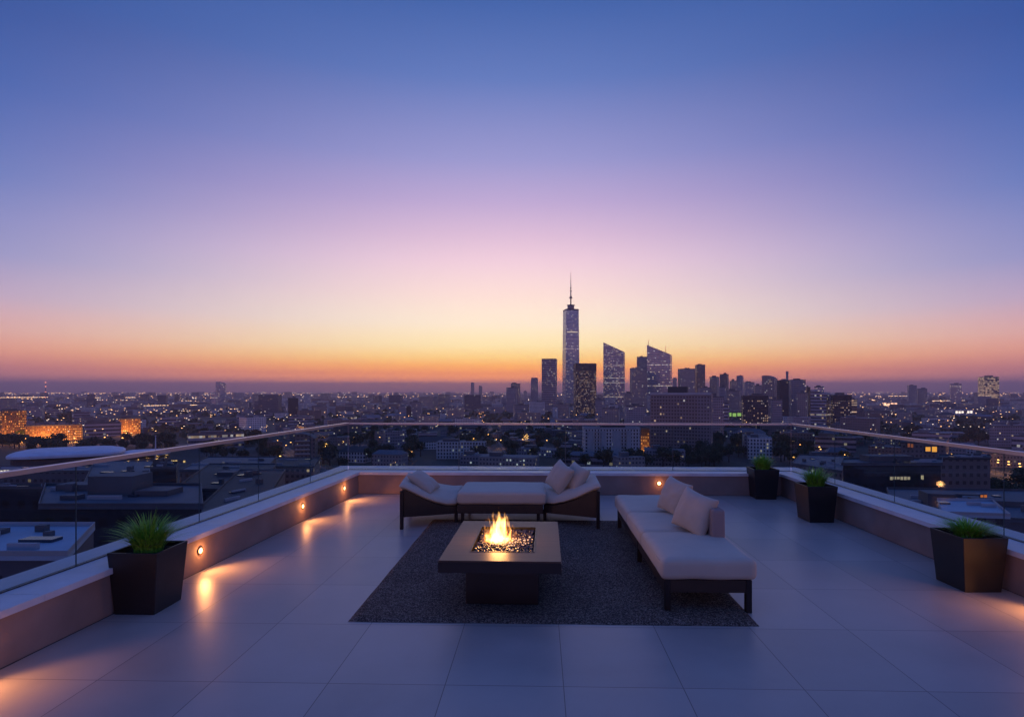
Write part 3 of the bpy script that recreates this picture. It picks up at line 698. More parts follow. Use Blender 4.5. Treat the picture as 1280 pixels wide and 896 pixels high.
# ------------------------------------------------------------------ daybed with two upswept ends
def lerp(a, b, t): return a + (b - a) * t
def prof(u, tab):
    for (u0, z0), (u1, z1) in zip(tab, tab[1:]):
        if u <= u1:
            t = (u - u0) / (u1 - u0); return z0 + (z1 - z0) * t
    return tab[-1][1]
TAB = [(0, .29), (.2, .298), (.4, .34), (.6, .40), (.8, .478), (.93, .528), (1, .545)]
def chaise(label, fi, fo, bo, bi, lift=.07):
    """fi/fo/bo/bi: plan corners front-inner, front-outer, back-outer, back-inner"""
    cx = (fi[0] + fo[0] + bo[0] + bi[0]) / 4; cy = (fi[1] + fo[1] + bo[1] + bi[1]) / 4
    t = thing('chaise', label, 'chaise', (cx, cy, 0), 0, 'pieces of the daybed')
    def plan(u, v):
        return (lerp(lerp(fi[0], fo[0], u), lerp(bi[0], bo[0], u), v) - cx, lerp(lerp(fi[1], fo[1], u), lerp(bi[1], bo[1], u), v) - cy)
    def ztop(u, v): return prof(u, TAB) + lift * min(1, v * (5 if lift > .09 else 2.2)) * max(0, 1 - u * 1.15)
    nu, nv = 34, 22; th = .075; vs = []; fs = []; ring = 2 * (nv + 1)
    for i in range(nu + 1):
        u = -.0 + 1.04 * i / nu; e = min(u, 1.04 - u) / .04
        rnd_ = math.sqrt(max(0.0, 1 - (1 - min(1, e)) ** 2)); hh = th * max(rnd_, .06)
        top = []; bot = []
        for j in range(nv + 1):
            v = j / nv; ev = min(v, 1 - v) / .05; rv = max(math.sqrt(max(0, 1 - (1 - min(1, ev)) ** 2)), .05)
            x, y = plan(u, v); zc = ztop(min(u, 1), v) - th / 2 + (u - 1) * .1 * (u > 1)
            pf = .012 * math.sin(math.pi * min(1, max(0, u))) * math.sin(math.pi * v) + .004 * noise.noise(Vector((x * 6, y * 6, 2)))
            top.append((x, y, zc + hh / 2 * rv + pf)); bot.append((x, y, zc - hh / 2 * rv))
        vs += top + bot[::-1]
    for i in range(nu):
        for j in range(ring):
            a = i * ring + j; b = i * ring + (j + 1) % ring; fs.append((a, b, b + ring, a + ring))
    fs.append(tuple(range(ring - 1, -1, -1))); fs.append(tuple(nu * ring + q for q in range(ring)))
    area = (fo[0] - fi[0])
    if area < 0: fs = [f[::-1] for f in fs]
    fs = [f[::-1] for f in fs]
    mesh_obj('cushion', vs, fs, m_fabric, t, True)
    # shaped side panels, front and back
    for v0, v1, nm in ((.005, .035, 'side_panel'), (.965, .995, 'side_panel')):
        vs = []; fs = []; k = 16
        for i in range(k + 1):
            u = i / k
            for v in (v0, v1):
                x, y = plan(.01 + .97 * u, v); zt_ = ztop(u, v) - th - .001
                zb = .125 + .012 * u
                vs += [(x, y, zb), (x, y, zt_)]
        for i in range(k):
            q = i * 4; fs += [(q, q + 4, q + 5, q + 1), (q + 2, q + 3, q + 7, q + 6), (q + 1, q + 5, q + 7, q + 3), (q, q + 2, q + 6, q + 4)]
        fs += [(0, 1, 3, 2), (k * 4, k * 4 + 2, k * 4 + 3, k * 4 + 1)]
        mesh_obj(nm, vs, fs, m_wicker, t)
    # outer end board and floor frame
    vs = []
    for u in (.955, .98):
        for v in (.036, .964):
            x, y = plan(u, v); vs += [(x, y, .13), (x, y, prof(u, TAB) - th - .004)]
    mesh_obj('end_panel', vs, [(0, 2, 3, 1), (4, 5, 7, 6), (0, 1, 5, 4), (2, 6, 7, 3), (1, 3, 7, 5), (0, 4, 6, 2)], m_wicker, t)
    vs = [];
    for z in (.16, .2):
        for u, v in ((.02, .04), (.95, .04), (.95, .96), (.02, .96)): x, y = plan(u, v); vs.append((x, y, z))
    mesh_obj('base_frame', vs, [(0, 3, 2, 1), (4, 5, 6, 7), (0, 1, 5, 4), (1, 2, 6, 5), (2, 3, 7, 6), (3, 0, 4, 7)], m_wicker, t)
    for u, v, zt_ in ((.985, -.012, .46), (.985, 1.01, .46), (.03, .06, .16), (.03, .94, .16)):
        x, y = plan(u, v); MB().box(x - .02, x + .02, y - .02, y + .02, .001, zt_, bev=.004).build('leg', m_leg, t)
    return t
chaise('left upswept end of the daybed with a single pillow on its slope', (-1.03, 7.15), (-1.66, 6.84), (-1.78, 7.80), (-1.04, 7.92))
chaise('right upswept end of the daybed carrying two upright pillows', (.04, 7.22), (.70, 6.87), (.72, 7.80), (.05, 7.92), .10)
t = thing('daybed', 'flat cushioned middle section of the daybed between its two upswept ends', 'daybed', (-.49, 7.5, 0), 0, 'pieces of the daybed')
vs, fs = rbox(1.10, .83, .155, .04, .014, seed=4); mesh_obj('cushion', vs, fs, m_fabric, t, True, (.015, 0, .246)); piping(1.10, .83, .155, t, (.015, 0, .246))
MB().box(-.535, .53, -.40, .40, .135, .245, bev=.006).build('seat_frame', m_wicker, t)
for x in (-.47, .47):
    for y in (-.36, .36): MB().box(x - .02, x + .02, y - .02, y + .02, .0175, .134).build('leg', m_leg, t)
pillow('grey pillow lying on the slope of the left daybed end', (-1.47, 7.26, .505), (.56, -.14, .82), 6, .36, .38, .15, 21, 'pillows on the daybed')
pillow('front upright grey pillow on the right end of the daybed', (.25, 7.36, .555), (-.72, -.52, .46), -18, .38, .37, .19, 33, 'pillows on the daybed')
pillow('rear upright grey pillow tucked between the front pillow and the right daybed end', (.45, 7.40, .54), (-.70, -.50, .50), -14, .38, .35, .19, 41, 'pillows on the daybed')

# ================================================================== the city
F = {}
F['blue'] = facade('blue_curtain_wall', (.34, .35, .44), (.30, .34, .44), .09, (1, .75, .5), .5, 4.4, 3.0, .97, .6, .04, .2, mirror=.8)
F['bluelit'] = facade('blue_curtain_wall_busy', (.34, .32, .39), (.26, .29, .38), .20, (1, .72, .45), .55, 4.2, 2.2, .85, .5, .05, .2, mirror=.75)
F['dark'] = facade('dark_grid_wall', (.06, .055, .07), (.02, .02, .03), .42, (1, .62, .38), .62, 3.6, 2.6, .5, .42, .0, .2, two=(.95, .76, .68))
F['band'] = facade('banded_wall', (.36, .31, .36), (.05, .055, .08), .08, (1, .72, .45), .5, 5.0, 2.6, .97, .48, .04, .2)
F['beige'] = facade('beige_flats', (.34, .28, .28), (.07, .06, .08), .11, (1, .66, .36), .8, 3.1, 2.6, .45, .45, 0, .3)
F['brown'] = facade('brown_flats', (.22, .17, .175), (.06, .05, .06), .055, (1, .62, .32), .7, 3.1, 2.8, .5, .45, 0, .3)
F['grey'] = facade('grey_flats', (.29, .27, .32), (.06, .06, .08), .07, (1, .74, .5), .7, 3.2, 2.5, .55, .45, 0, .3)
F['white'] = facade('white_flats', (.70, .66, .68), (.05, .05, .075), .03, (1, .75, .5), .7, 3.0, 2.6, .55, .6, 0, .3, roof=(.22, .22, .25))
F['amber'] = facade('amber_offices', (.22, .12, .07), (.06, .04, .03), .55, (1, .30, .05), 2.0, 3.0, 2.0, .45, .45, .08, .3, two=(1, .42, .09))
F['slab'] = facade('grey_brown_slab', (.24, .21, .235), (.06, .055, .07), .05, (1, .66, .4), .7, 3.1, 2.6, .5, .5, 0, .3)
F['tan'] = facade('tan_lit_tower', (.30, .22, .20), (.06, .05, .05), .62, (1, .62, .38), .9, 3.6, 5.0, .95, .42, .35, .3, two=(1, .7, .48))
F['shed'] = facade('low_shed_wall', (.12, .11, .14), (.03, .03, .045), .04, (1, .62, .3), .7, 4.2, 3.0, .5, .35, 0, .4, roof=(.13, .135, .17))
F['darkshed'] = facade('dark_block_wall', (.035, .035, .05), (.015, .015, .025), .008, (1, .7, .4), .5, 3.6, 3.0, .5, .4, 0, .3, roof=(.05, .055, .075))
m_roofpale = pbr('pale_roof_membrane', (.42, .52, .66), .6, noise_amt=.15, noise_scale=.12)
m_roofmid = pbr('grey_roof_membrane', (.105, .12, .16), .6, noise_amt=.2, noise_scale=.1)
m_roofdark = pbr('dark_roof_felt', (.045, .048, .06), .7, noise_amt=.25, noise_scale=.1)
m_plant = pbr('roof_plant_metal', (.10, .10, .125), .6, noise_amt=.2, noise_scale=.2)
m_steel = pbr('mast_steel', (.20, .18, .2), .5, .5)
m_trim = pbr('pale_trim', (.42, .42, .47), .6, noise_amt=.1, noise_scale=.2)

def place(px0, px1, D, rz, dep, lift=0.0):
    pm = (px0 + px1) / 2; x, y = ray(pm, D + dep / 2)
    al = math.atan((pm - 655.4) / 720)
    aw = (px1 - px0) / 720 * D * math.cos(al)
    wd = max(4.0, (aw - dep * abs(math.sin(R(rz)))) / math.cos(R(rz)))
    return (x, y, GZ), YAW - al + R(rz), wd
def recth(w, d): return [(-w / 2, -d / 2), (w / 2, -d / 2), (w / 2, d / 2), (-w / 2, d / 2)]
def hero(name, label, cat, px0, px1, ytop, D, dep, rz, mat, shape='box', plant=True, group=None, ridge=None, crown=None):
    loc, rot, w = place(px0, px1, D, rz, dep); h = hgt(ytop, D + dep * .3) - GZ
    t = thing(name, label, cat, loc, rot, group)
    mb = MB()
    if shape == 'box': mb.prism(recth(w, dep), 0, h)
    elif shape == 'slant':      # roof plane falls to the right
        h2 = hgt(ridge, D + dep * .3) - GZ; mb.prism(recth(w, dep), 0, [h, h2, h2, h])
    elif shape == 'taper': mb.prism(recth(w, dep), 0, h, top=recth(w * .84, dep * .84))
    elif shape == 'bow':        # rounded shoulder on top
        n = 7; pts = []
        for i in range(n + 1):
            a = math.pi / 2 * i / n; pts.append((w / 2 - w * .35 * (1 - math.sin(math.pi / 2 - a)), h - w * .5 * (1 - math.cos(a)) * 0 - (w * .28) * (math.sin(a)) ** 1.5))
        prof_ = [(-w / 2, 0), (w / 2, 0), (w / 2, h - w * .28)] + [(w / 2 - w * .75 * i / 6, h - w * .28 * (1 - (i / 6)) ** 2) for i in range(1, 7)] + [(-w / 2, h - w * .05)]
        k = len(prof_); vs = [(x, -dep / 2, z) for x, z in prof_] + [(x, dep / 2, z) for x, z in prof_]
        mb.add(vs, [tuple(range(k)), tuple(range(2 * k - 1, k - 1, -1))] + [((i + 1) % k, i, k + i, k + (i + 1) % k) for i in range(k)])
    mb.build('tower_body', mat, t)
    if shape == 'box':
        m2 = MB(); p = .45; e = .12
        for q in ((-w / 2 - e, w / 2 + e, -dep / 2 - e, -dep / 2 + p), (-w / 2 - e, w / 2 + e, dep / 2 - p, dep / 2 + e), (-w / 2 - e, -w / 2 + p, -dep / 2 + p, dep / 2 - p), (w / 2 - p, w / 2 + e, -dep / 2 + p, dep / 2 - p)):
            m2.box(*q, h + .01, h + 1.3)
        m2.build('roof_parapet', m_trim if mat in (F['white'],) else m_plant, t)
        if plant:
            rr = random.Random(label); pw = w * rr.uniform(.25, .5); pd = dep * rr.uniform(.3, .5); ox = rr.uniform(-.2, .2) * w
            MB().box(ox - pw / 2, ox + pw / 2, -pd / 2, pd / 2, h + .02, h + rr.uniform(3, 5.5)).build('roof_plant', m_plant, t)
    if crown:      # dark solid band round the top storeys
        m2 = MB(); m2.prism(recth(w + .5, dep + .5), h - crown, h + .6); m2.build('crown_band', F['darkshed'] if mat is F['dark'] else m_trim, t)
    return t, w, h, dep

# --- the main skyline, measured one by one
# tall spired tower
loc, rot, w = place(702.5, 724.5, 1800, 14, 46); h = hgt(389, 1820) - GZ
t = thing('spire_tower', 'tallest glass skyscraper with a stepped antenna spire', 'skyscraper', loc, rot)
k = .88; MB().prism(recth(w, 46), 0, h * .5, top=recth(w * .97, 45)).build('tower_body', F['blue'], t)
mb = MB(); W2, D2 = w * .97, 45; mb.prism(recth(W2, D2), h * .5 + .02, h, top=recth(w * .90, 41)); mb.build('upper_body', F['blue'], t)
MB().prism(recth(w * .91, 42), h + .02, h + 5).build('crown_band', m_plant, t)
mb = MB(); hs = hgt(340, 1820) - GZ
mb.tube((0, 0, h + 5), (0, 0, h + 18), 11, 10.5, 14); mb.tube((0, 0, h + 18), (0, 0, h + 20), 12.5, 12.5, 14)
mb.build('mast_platform', m_steel, t)
mb = MB(); H0 = h + 20; HT = hs - H0
mb.tube((0, 0, H0), (0, 0, H0 + HT * .42), 2.2, 1.7); mb.tube((0, 0, H0 + HT * .42), (0, 0, H0 + HT * .72), 1.4, 1.0); mb.tube((0, 0, H0 + HT * .72), (0, 0, hs), .9, .4)
for f_, r_ in ((.2, 5.5), (.24, 4), (.42, 3.2), (.5, 2.6)): mb.tube((0, 0, H0 + HT * f_), (0, 0, H0 + HT * f_ + 2.4), r_, r_, 10)
mb.build('spire', m_steel, t)
MB().box(-w * .40, w * .36, -23.2, -22.7, h * .78, h * .78 + 2).build('light_band', emit('band_light', (1, .8, .6), .8), t)

hero('slab_tower', 'flat-topped banded tower left of the spired skyscraper', 'skyscraper', 677, 696.5, 449, 1600, 32, -8, F['band'], crown=None, plant=False)
hero('office_tower', 'black square tower with dotted lights in front of the spired skyscraper', 'skyscraper', 716.5, 745.5, 455, 1350, 38, 9, F['dark'], crown=17, plant=False)
t, w, h, dp = hero('slanted_tower', 'glass tower with a sloping roof between the black tower and the double-mast tower', 'skyscraper', 754, 781.5, 428, 1550, 40, -6, F['bluelit'], 'slant', ridge=440)
t, w, h, dp = hero('slanted_tower', 'glass tower with a sloping roof and two thin masts', 'skyscraper', 808.5, 840.5, 431, 1450, 42, -7, F['blue'], 'slant', ridge=443.5)
MB().tube((-w / 2 + 1, 0, h - 2), (-w / 2 + 1, 0, h + 14), .8, .4, 6).build('mast', m_steel, t)
MB().tube((w / 2 - 14, 0, h - 22), (w / 2 - 14, 0, h - 2), .8, .4, 6).build('mast', m_steel, t)
hero('apartment_tower', 'rounded dark tower with lit windows left of the double-mast tower', 'tower block', 787, 809, 459, 1350, 34, 10, F['beige'], 'bow')
hero('apartment_tower', 'grey tower top rising behind the rounded dark tower', 'tower block', 796, 809, 446.5, 1700, 28, 0, F['grey'])
hero('apartment_tower', 'wide beige tower to the right of the double-mast tower', 'tower block', 847, 869, 461.5, 1400, 30, 12, F['beige'])
hero('apartment_tower', 'narrow taller shaft joined to the wide beige tower', 'tower block', 868.5, 881.5, 456.5, 1420, 26, 10, F['brown'])
hero('apartment_tower', 'small distant tower peeping between the two mast tower and the wide beige tower', 'tower block', 840.5, 846, 473, 2600, 26, 0, F['grey'])
hero('apartment_tower', 'stocky tower with uneven top left of the skyline centre', 'tower block', 633, 646, 485, 1400, 26, -6, F['grey'])
hero('apartment_tower', 'taller shaft of the uneven pair left of the skyline centre', 'tower block', 638.5, 650.5, 480, 1500, 22, -6, F['beige'])
hero('apartment_tower', 'thin hazy tower between the uneven pair and the tapered tower', 'tower block', 654.5, 658.5, 489, 3200, 16, 0, F['grey'])
hero('apartment_tower', 'small tapered tower just left of the banded tower', 'tower block', 663, 673, 472, 2000, 24, 0, F['grey'], 'taper')
hero('office_block', 'low pale block at the foot of the tapered tower', 'office block', 661, 681, 503, 1250, 24, 6, F['white'])
hero('apartment_tower', 'left one of two thin hazy towers alone on the horizon', 'tower block', 588.5, 592.8, 478.5, 3600, 20, 0, F['grey'])
hero('apartment_tower', 'right one of two thin hazy towers alone on the horizon', 'tower block', 598.5, 602.8, 481.5, 3600, 20, 0, F['grey'], 'slant', ridge=483)
hero('curved_tower', 'dark round-shouldered tower standing alone on the left horizon', 'tower', 269.5, 283, 477, 2000, 30, -8, F['blue'], 'bow')
hero('curved_tower', 'lower twin leaning against the round-shouldered tower on the left', 'tower', 263.5, 272, 491.5, 1900, 26, -8, F['blue'], 'slant', ridge=489)
hero('office_tower', 'lone dark box tower above the left handrail end', 'office tower', 359.5, 373, 498, 1250, 24, 5, F['darkshed'])
hero('office_tower', 'grey box tower above the far handrail, far left of the skyline', 'office tower', 514, 528, 503, 1200, 22, -6, F['grey'])
hero('office_tower', 'slim dark shaft beside the grey box tower above the far handrail', 'office tower', 508, 513.5, 508, 1100, 14, 0, F['darkshed'])
for (a, b, yt, D, f_, lab) in (
    (887, 899, 471.5, 1500, 'beige', 'first beige tower right of the wide beige tower, with a stepped top'),
    (899.5, 911, 468, 1550, 'brown', 'second brownish tower of the cluster right of the wide beige tower'),
    (912, 922, 476.5, 1350, 'beige', 'lower beige tower third in the cluster right of the wide tower'),
    (920.5, 929.5, 470, 1800, 'grey', 'square grey tower with dark cap in the middle of the right cluster'),
    (929, 943, 478, 1700, 'grey', 'broad grey block right of the capped grey tower'),
    (971, 986, 476, 950, 'darkshed', 'dark windowless-looking slab between the pale speckled towers'),
    (985, 1007, 475.5, 1000, 'grey', 'tall grey block topped by a crane mast behind it'),
    (1006.5, 1013, 484.5, 1050, 'dark', 'narrow dark block at the right side of the tall grey block'),
    (1134, 1146, 482, 2100, 'grey', 'taller part of the hazy pair far right of the skyline'),
    (1145, 1159, 486, 2120, 'grey', 'lower part of the hazy pair far right of the skyline'),
    (1187, 1202, 480, 2200, 'blue', 'small bluish box tower alone near the right horizon')):
    hero('apartment_tower' if f_ in ('beige', 'brown') else 'office_tower', lab, 'tower block', a, b, yt, D, 26, random.Random(lab).choice((-10, -6, 7, 11)), F[f_])
hero('apartment_tower', 'speckled pale tower with stepped curved crown in the right cluster', 'tower block', 952, 972, 469, 1000, 28, -12, F['beige'], 'bow')
t, w, h, dp = hero('crane_tower', 'thin shaft rising above the roofs of the right cluster', 'tower', 982.3, 985.5, 464.5, 1900, 8, 0, F['grey'], plant=False)
hero('apartment_tower', 'blue-grey block with a peaked stepped top near the right end of the skyline', 'tower block', 1013, 1038.5, 487, 900, 26, -14, F['band'], 'slant', ridge=492)
hero('apartment_tower', 'slim peaked shaft in the middle of the stepped blue-grey block', 'tower block', 1018, 1030, 484, 915, 16, -14, F['blue'])
hero('office_block', 'dark block with dotted lit windows at the right end of the skyline', 'office block', 1038, 1064.5, 494.5, 880, 26, 8, F['dark'], crown=8)
hero('apartment_block', 'narrow warmly lit block against the dark dotted block', 'apartment block', 1064, 1071.5, 500, 900, 14, 0, F['tan'])
hero('office_block', 'dark low office with a lit roofline strip in front of the right cluster', 'office block', 926, 960, 495, 850, 30, 5, F['dark'], crown=5)
hero('office_tower', 'tan tower ablaze with lit floors near the right edge', 'office tower', 1222, 1249, 471.5, 1700, 40, 22, F['tan'])
for (a, b, yt, D, f_, nm_, lab) in (
    (943, 953, 482, 1250, 'beige', 'apartment_tower', 'pale tower filling the gap left of the speckled curved tower'),
    (899, 908, 484, 1150, 'grey', 'apartment_tower', 'grey slab in front of the first two towers of the right cluster'),
    (908, 926, 489, 1250, 'beige', 'apartment_block', 'wide pale block behind the green floodlights'),
    (957, 970, 488, 1100, 'grey', 'apartment_block', 'stubby grey block at the foot of the speckled curved tower'),
    (996, 1010, 492, 860, 'beige', 'apartment_block', 'beige block in front of the tall grey crane block'),
    (963, 978, 500, 800, 'grey', 'apartment_block', 'grey block overlapping the foot of the windowless slab'),
    (893, 912, 502, 820, 'band', 'apartment_block', 'pale banded block right of the broad slab'),
    (1010, 1016, 490, 1000, 'brown', 'apartment_tower', 'slim brown shaft left of the peaked blue-grey block'),
    (641, 660, 507, 1050, 'grey', 'apartment_block', 'grey block at the foot of the uneven tower pair'),
    (697, 712, 506, 1150, 'beige', 'apartment_block', 'beige block at the foot of the spired skyscraper'),
    (744, 757, 500, 1150, 'grey', 'apartment_block', 'grey block between the black tower and first sloping tower'),
    (779, 790, 492, 1250, 'beige', 'apartment_tower', 'pale slab between first sloping tower and rounded dark tower'),
    (752, 775, 511, 900, 'beige', 'apartment_block', 'low pale block at the foot of the first sloping tower'),
    (780, 806, 508, 850, 'grey', 'apartment_block', 'low grey block at the foot of the rounded dark tower'),
    (872, 888, 485, 1050, 'grey', 'apartment_tower', 'grey tower behind the right end of the broad slab'),
    (1071, 1084, 515, 850, 'brown', 'apartment_block', 'low brown block right of the warm lit narrow block')):
    hero(nm_, lab, 'tower block', a, b, yt, D, 20, random.Random(lab).choice((-9, -5, 6, 10)), F[f_])
# front rank
t, w, h, dp = hero('slab_block', 'broad brown-grey tower slab rising behind the white apartment house', 'tower block', 812, 892, 493, 520, 22, -7, F['slab'], plant=False)
mb = MB()
for i in range(1, int(h / 3.1)): mb.box(-w / 2 - .35, -w / 2 + w * .78, -dp / 2 - .9, -dp / 2 - .02, i * 3.1 - .25, i * 3.1 + .75)
mb.build('balcony_bands', pbr('balcony_concrete', (.26, .23, .25), .8, noise_amt=.15, noise_scale=.3), t)
MB().box(-w * .22, w * .10, -5, 6, h + .02, h + 7.2).build('roof_plant', m_roofdark, t)
MB().box(-w / 2 - .4, w / 2 + .2, -dp / 2 - .95, -dp / 2 + .4, h - .3, h + 1.6).build('roof_edge', m_trim, t)
hero('apartment_tower', 'dim slab block close behind the right side of the broad brown tower', 'tower block', 884, 905, 497, 700, 18, 6, F['grey'])
t, w, h, dp = hero('apartment_house', 'white flat-roofed apartment house with balcony bays below the skyline', 'apartment house', 726.5, 800, 535.5, 500, 18, 9, F['white'], plant=False)
for i, (fx, bw) in enumerate(((-.40, .10), (-.16, .08), (.08, .14), (.30, .08))):
    MB().box(fx * w - bw * w / 2, fx * w + bw * w / 2, -dp / 2 - 1.1, -dp / 2 - .02, .5, h - 1.5).build('bay', m_trim, t)
mb = MB()
for i in range(1, int(h / 3)): mb.box(-.33 * w, -.22 * w, -dp / 2 - 1.0, -dp / 2 - .02, i * 3, i * 3 + 1.0)
mb.build('balcony', m_trim, t)
mb = MB()
for i in range(1, int(h / 3)): mb.box(.17 * w, .25 * w, -dp / 2 - 1.0, -dp / 2 - .02, i * 3, i * 3 + 1.0)
mb.build('balcony', m_trim, t)
mb = MB()
for i in range(1, int(h / 3) + 1): mb.box(-w / 2 - .25, w / 2 + .25, -dp / 2 - .35, -dp / 2 - .01, i * 3 - .3, i * 3 + .12)
mb.build('floor_bands', m_trim, t)
MB().box(-w * .18, w * .25, -5, 5, h + .03, h + 3.6).build('roof_plant', m_roofdark, t)
hero('lit_tower', 'small golden lit stairwell tower between the white house and the broad brown tower', 'tower', 801, 812, 536.5, 540, 8, 0, F['amber'], plant=False)
# amber offices on the left
hero('office_block', 'amber lit office with dense windows at the left edge', 'office block', -12, 34, 514, 700, 26, 24, F['amber'])
hero('office_block', 'long amber lit office wing next to the left-edge block', 'office block', 32, 105, 532, 690, 18, -4, F['amber'], plant=False)
hero('office_block', 'dim banded office between the two amber lit buildings', 'office block', 105, 152, 529, 760, 20, 5, F['band'])
hero('office_block', 'small bright amber block with a stepped roof left of centre', 'office block', 148, 176, 524, 800, 18, 4, F['amber'])
hero('balcony_block', 'pale banded apartment house above the left handrail', 'apartment house', 234, 306, 543, 600, 16, 6, F['band'])
t, w, h, dp = hero('balcony_block', 'dark rounded balcony block seen through the left glass near the corner', 'apartment house', 368, 398, 541, 430, 18, -8, F['brown'], 'bow')
mb = MB()
for i in range(1, int(h / 3.2)): mb.box(-w / 2 + .5, w / 2 - 3, -dp / 2 - 1.0, -dp / 2 - .02, i * 3.2, i * 3.2 + .9)
mb.build('balcony_bands', m_trim, t)

# orange floodlights standing in front of the amber offices
def floodlight(px, D, pw, lab):
    x, y = ray(px, D); t = thing('floodlight', lab, 'floodlight', (x, y, GZ))
    MB().tube((0, 0, 0), (0, 0, 2.2), .12, .1, 6).build('pole', m_steel, t)
    MB().box(-.5, .5, .05, .35, 2.21, 2.8).build('lamp_head', m_steel, t)
    MB().box(-.42, .42, .352, .36, 2.28, 2.74).build('lens', emit('flood_lens', (1, .5, .15), 12), t)
    li = bpy.data.lights.new('flood', 'POINT'); li.energy = pw; li.color = (1, .36, .07); li.shadow_soft_size = .5
    lo = bpy.data.objects.new('flood', li); COL.objects.link(lo); lo.parent = t; lo.location = (0, .8, 3.2)
for px, D, pw, lab in ((6, 686, 30000, 'orange floodlight in front of the left-edge amber office'), (24, 684, 36000, 'orange floodlight at the corner of the left-edge amber office'),
                       (53, 676, 40000, 'orange floodlight before the left half of the long amber wing'), (72, 676, 22000, 'orange floodlight before the middle of the long amber wing'),
                       (92, 676, 12000, 'orange floodlight before the right end of the long amber wing'), (158, 786, 40000, 'orange floodlight before the small stepped amber block'),
                       (806, 531, 9000, 'orange floodlight at the foot of the golden stairwell tower')):
    floodlight(px, D, pw, lab)

# --- large low roofs close by
def lowblock(name, label, cat, pA, pB, pC, pD, zr, mat, roofmat=None, base=GZ, slab=0.0, extra=None):
    """four roof corners as seen in plan (px, distance), near-left, near-right, far-right, far-left"""
    P = [ray(*p) for p in (pA, pB, pC, pD)]
    cx = sum(p[0] for p in P) / 4; cy = sum(p[1] for p in P) / 4
    Q = [(p[0] - cx, p[1] - cy) for p in P]
    dv = math.atan2(Q[1][1] - Q[0][1], Q[1][0] - Q[0][0])
    Q = [(x * math.cos(-dv) - y * math.sin(-dv), x * math.sin(-dv) + y * math.cos(-dv)) for x, y in Q]
    t = thing(name, label, cat, (cx, cy, base), dv)
    MB().prism(Q, 0, zr - base - .5).build('walls', mat, t)
    K = 1.02 + slab; Q2 = [(x * K, y * K) for x, y in Q]
    MB().prism(Q2, zr - base - .48, zr - base).build('roof', roofmat or m_roofmid, t)
    # upstand round the roof
    mb = MB()
    for i in range(4):
        a = Q2[i]; b = Q2[(i + 1) % 4]; s_ = .985
        pts = [a, b, (b[0] * s_, b[1] * s_), (a[0] * s_, a[1] * s_)]; mb.prism(pts, zr - base + .01, zr - base + .55)
    mb.build('roof_upstand', m_trim if roofmat is m_roofpale else m_plant, t)
    for (fx, fy, sx_, sy_, hh) in (extra or []):
        x = Q[0][0] + (Q[1][0] - Q[0][0]) * fx + (Q[3][0] - Q[0][0]) * fy; y = Q[0][1] + (Q[3][1] - Q[0][1]) * fy
        MB().box(x - sx_ / 2, x + sx_ / 2, y - sy_ / 2, y + sy_ / 2, zr - base + .02, zr - base + hh).build('roof_unit', m_plant, t)
    # vents, ducts and skylights
    rr_ = random.Random(label + 'x')
    for k_ in range(3 if roofmat is m_roofpale else 9):
        fx, fy = rr_.uniform(.07, .93), rr_.uniform(.15, .85); W_ = abs(Q[1][0] - Q[0][0]); D_ = abs(Q[3][1] - Q[0][1])
        x = Q[0][0] + (Q[1][0] - Q[0][0]) * fx + (Q[3][0] - Q[0][0]) * fy; y = Q[0][1] + (Q[3][1] - Q[0][1]) * fy
        kind_ = rr_.random()
        if kind_ < .35: sx_, sy_, hh, nm_ = min(W_ * .22, rr_.uniform(4, 14)), .5, .7, 'duct'
        elif kind_ < .7: sx_, sy_, hh, nm_ = rr_.uniform(.8, 2.2), min(D_ * .12, rr_.uniform(.8, 2)), rr_.uniform(.8, 1.7), 'roof_vent'
        else: sx_, sy_, hh, nm_ = rr_.uniform(1.5, 4), min(D_ * .12, 1.6), .35, 'skylight'
        sy_ = min(sy_, D_ * .12)
        MB().box(x - sx_ / 2, x + sx_ / 2, y - sy_ / 2, y + sy_ / 2, zr - base + .012 + k_ * .003, zr - base + hh).build(nm_, m_trim if nm_ == 'duct' else m_glassroof if nm_ == 'skylight' else m_plant, t)
    return t
m_glassroof = pbr('skylight_glass', (.05, .06, .09), .12, noise_amt=.1)
lowblock('flat_roof_building', 'building with a pale blue flat roof right below the left balustrade', 'building', (-90, 60), (83, 60), (117, 73), (-60, 73), -15.5, F['shed'], m_roofpale,
         extra=[(.30, .35, 3.2, 1.4, .5), (.35, .7, 4, 1.6, .6), (.8, .8, 1.2, .8, .8), (.86, .62, .8, .8, .6)])
lowblock('dark_office_block', 'black office block filling the lower left edge behind the glass', 'office block', (-110, 112), (51, 112), (51, 115), (-110, 115), hgt(611, 112), F['darkshed'], m_roofdark)
lowblock('warehouse', 'long dark warehouse with rooftop boxes behind the pale blue roof', 'warehouse', (50, 97), (252, 97), (250, 118), (58, 118), hgt(632.5, 97), F['darkshed'], m_roofmid,
         extra=[(.48, .65, 5, 6, 3.4), (.56, .6, 7, 6, 3.6), (.30, .8, 9, 4, 1.2), (.8, .55, 6, 5, 1.0), (.2, .3, 3, 2, .8)])
lowblock('dark_tower_stub', 'dark square stair tower between the low roofs on the left', 'tower', (188, 132), (220, 132), (222, 142), (192, 142), hgt(586, 132), F['darkshed'], m_roofdark)
lowblock('canopy_building', 'building with a thin overhanging pale roof edge on the left', 'building', (108, 165), (215, 165), (212, 215), (120, 215), hgt(603, 165), F['darkshed'], m_roofmid, slab=.03)
lowblock('canopy_building', 'wide low roof just beneath the left handrail', 'building', (-60, 290), (150, 290), (152, 308), (-60, 308), hgt(589, 290), F['shed'], m_roofmid, extra=[(.2, .5, 12, 5, 2.4), (.6, .4, 8, 6, 1.6)])
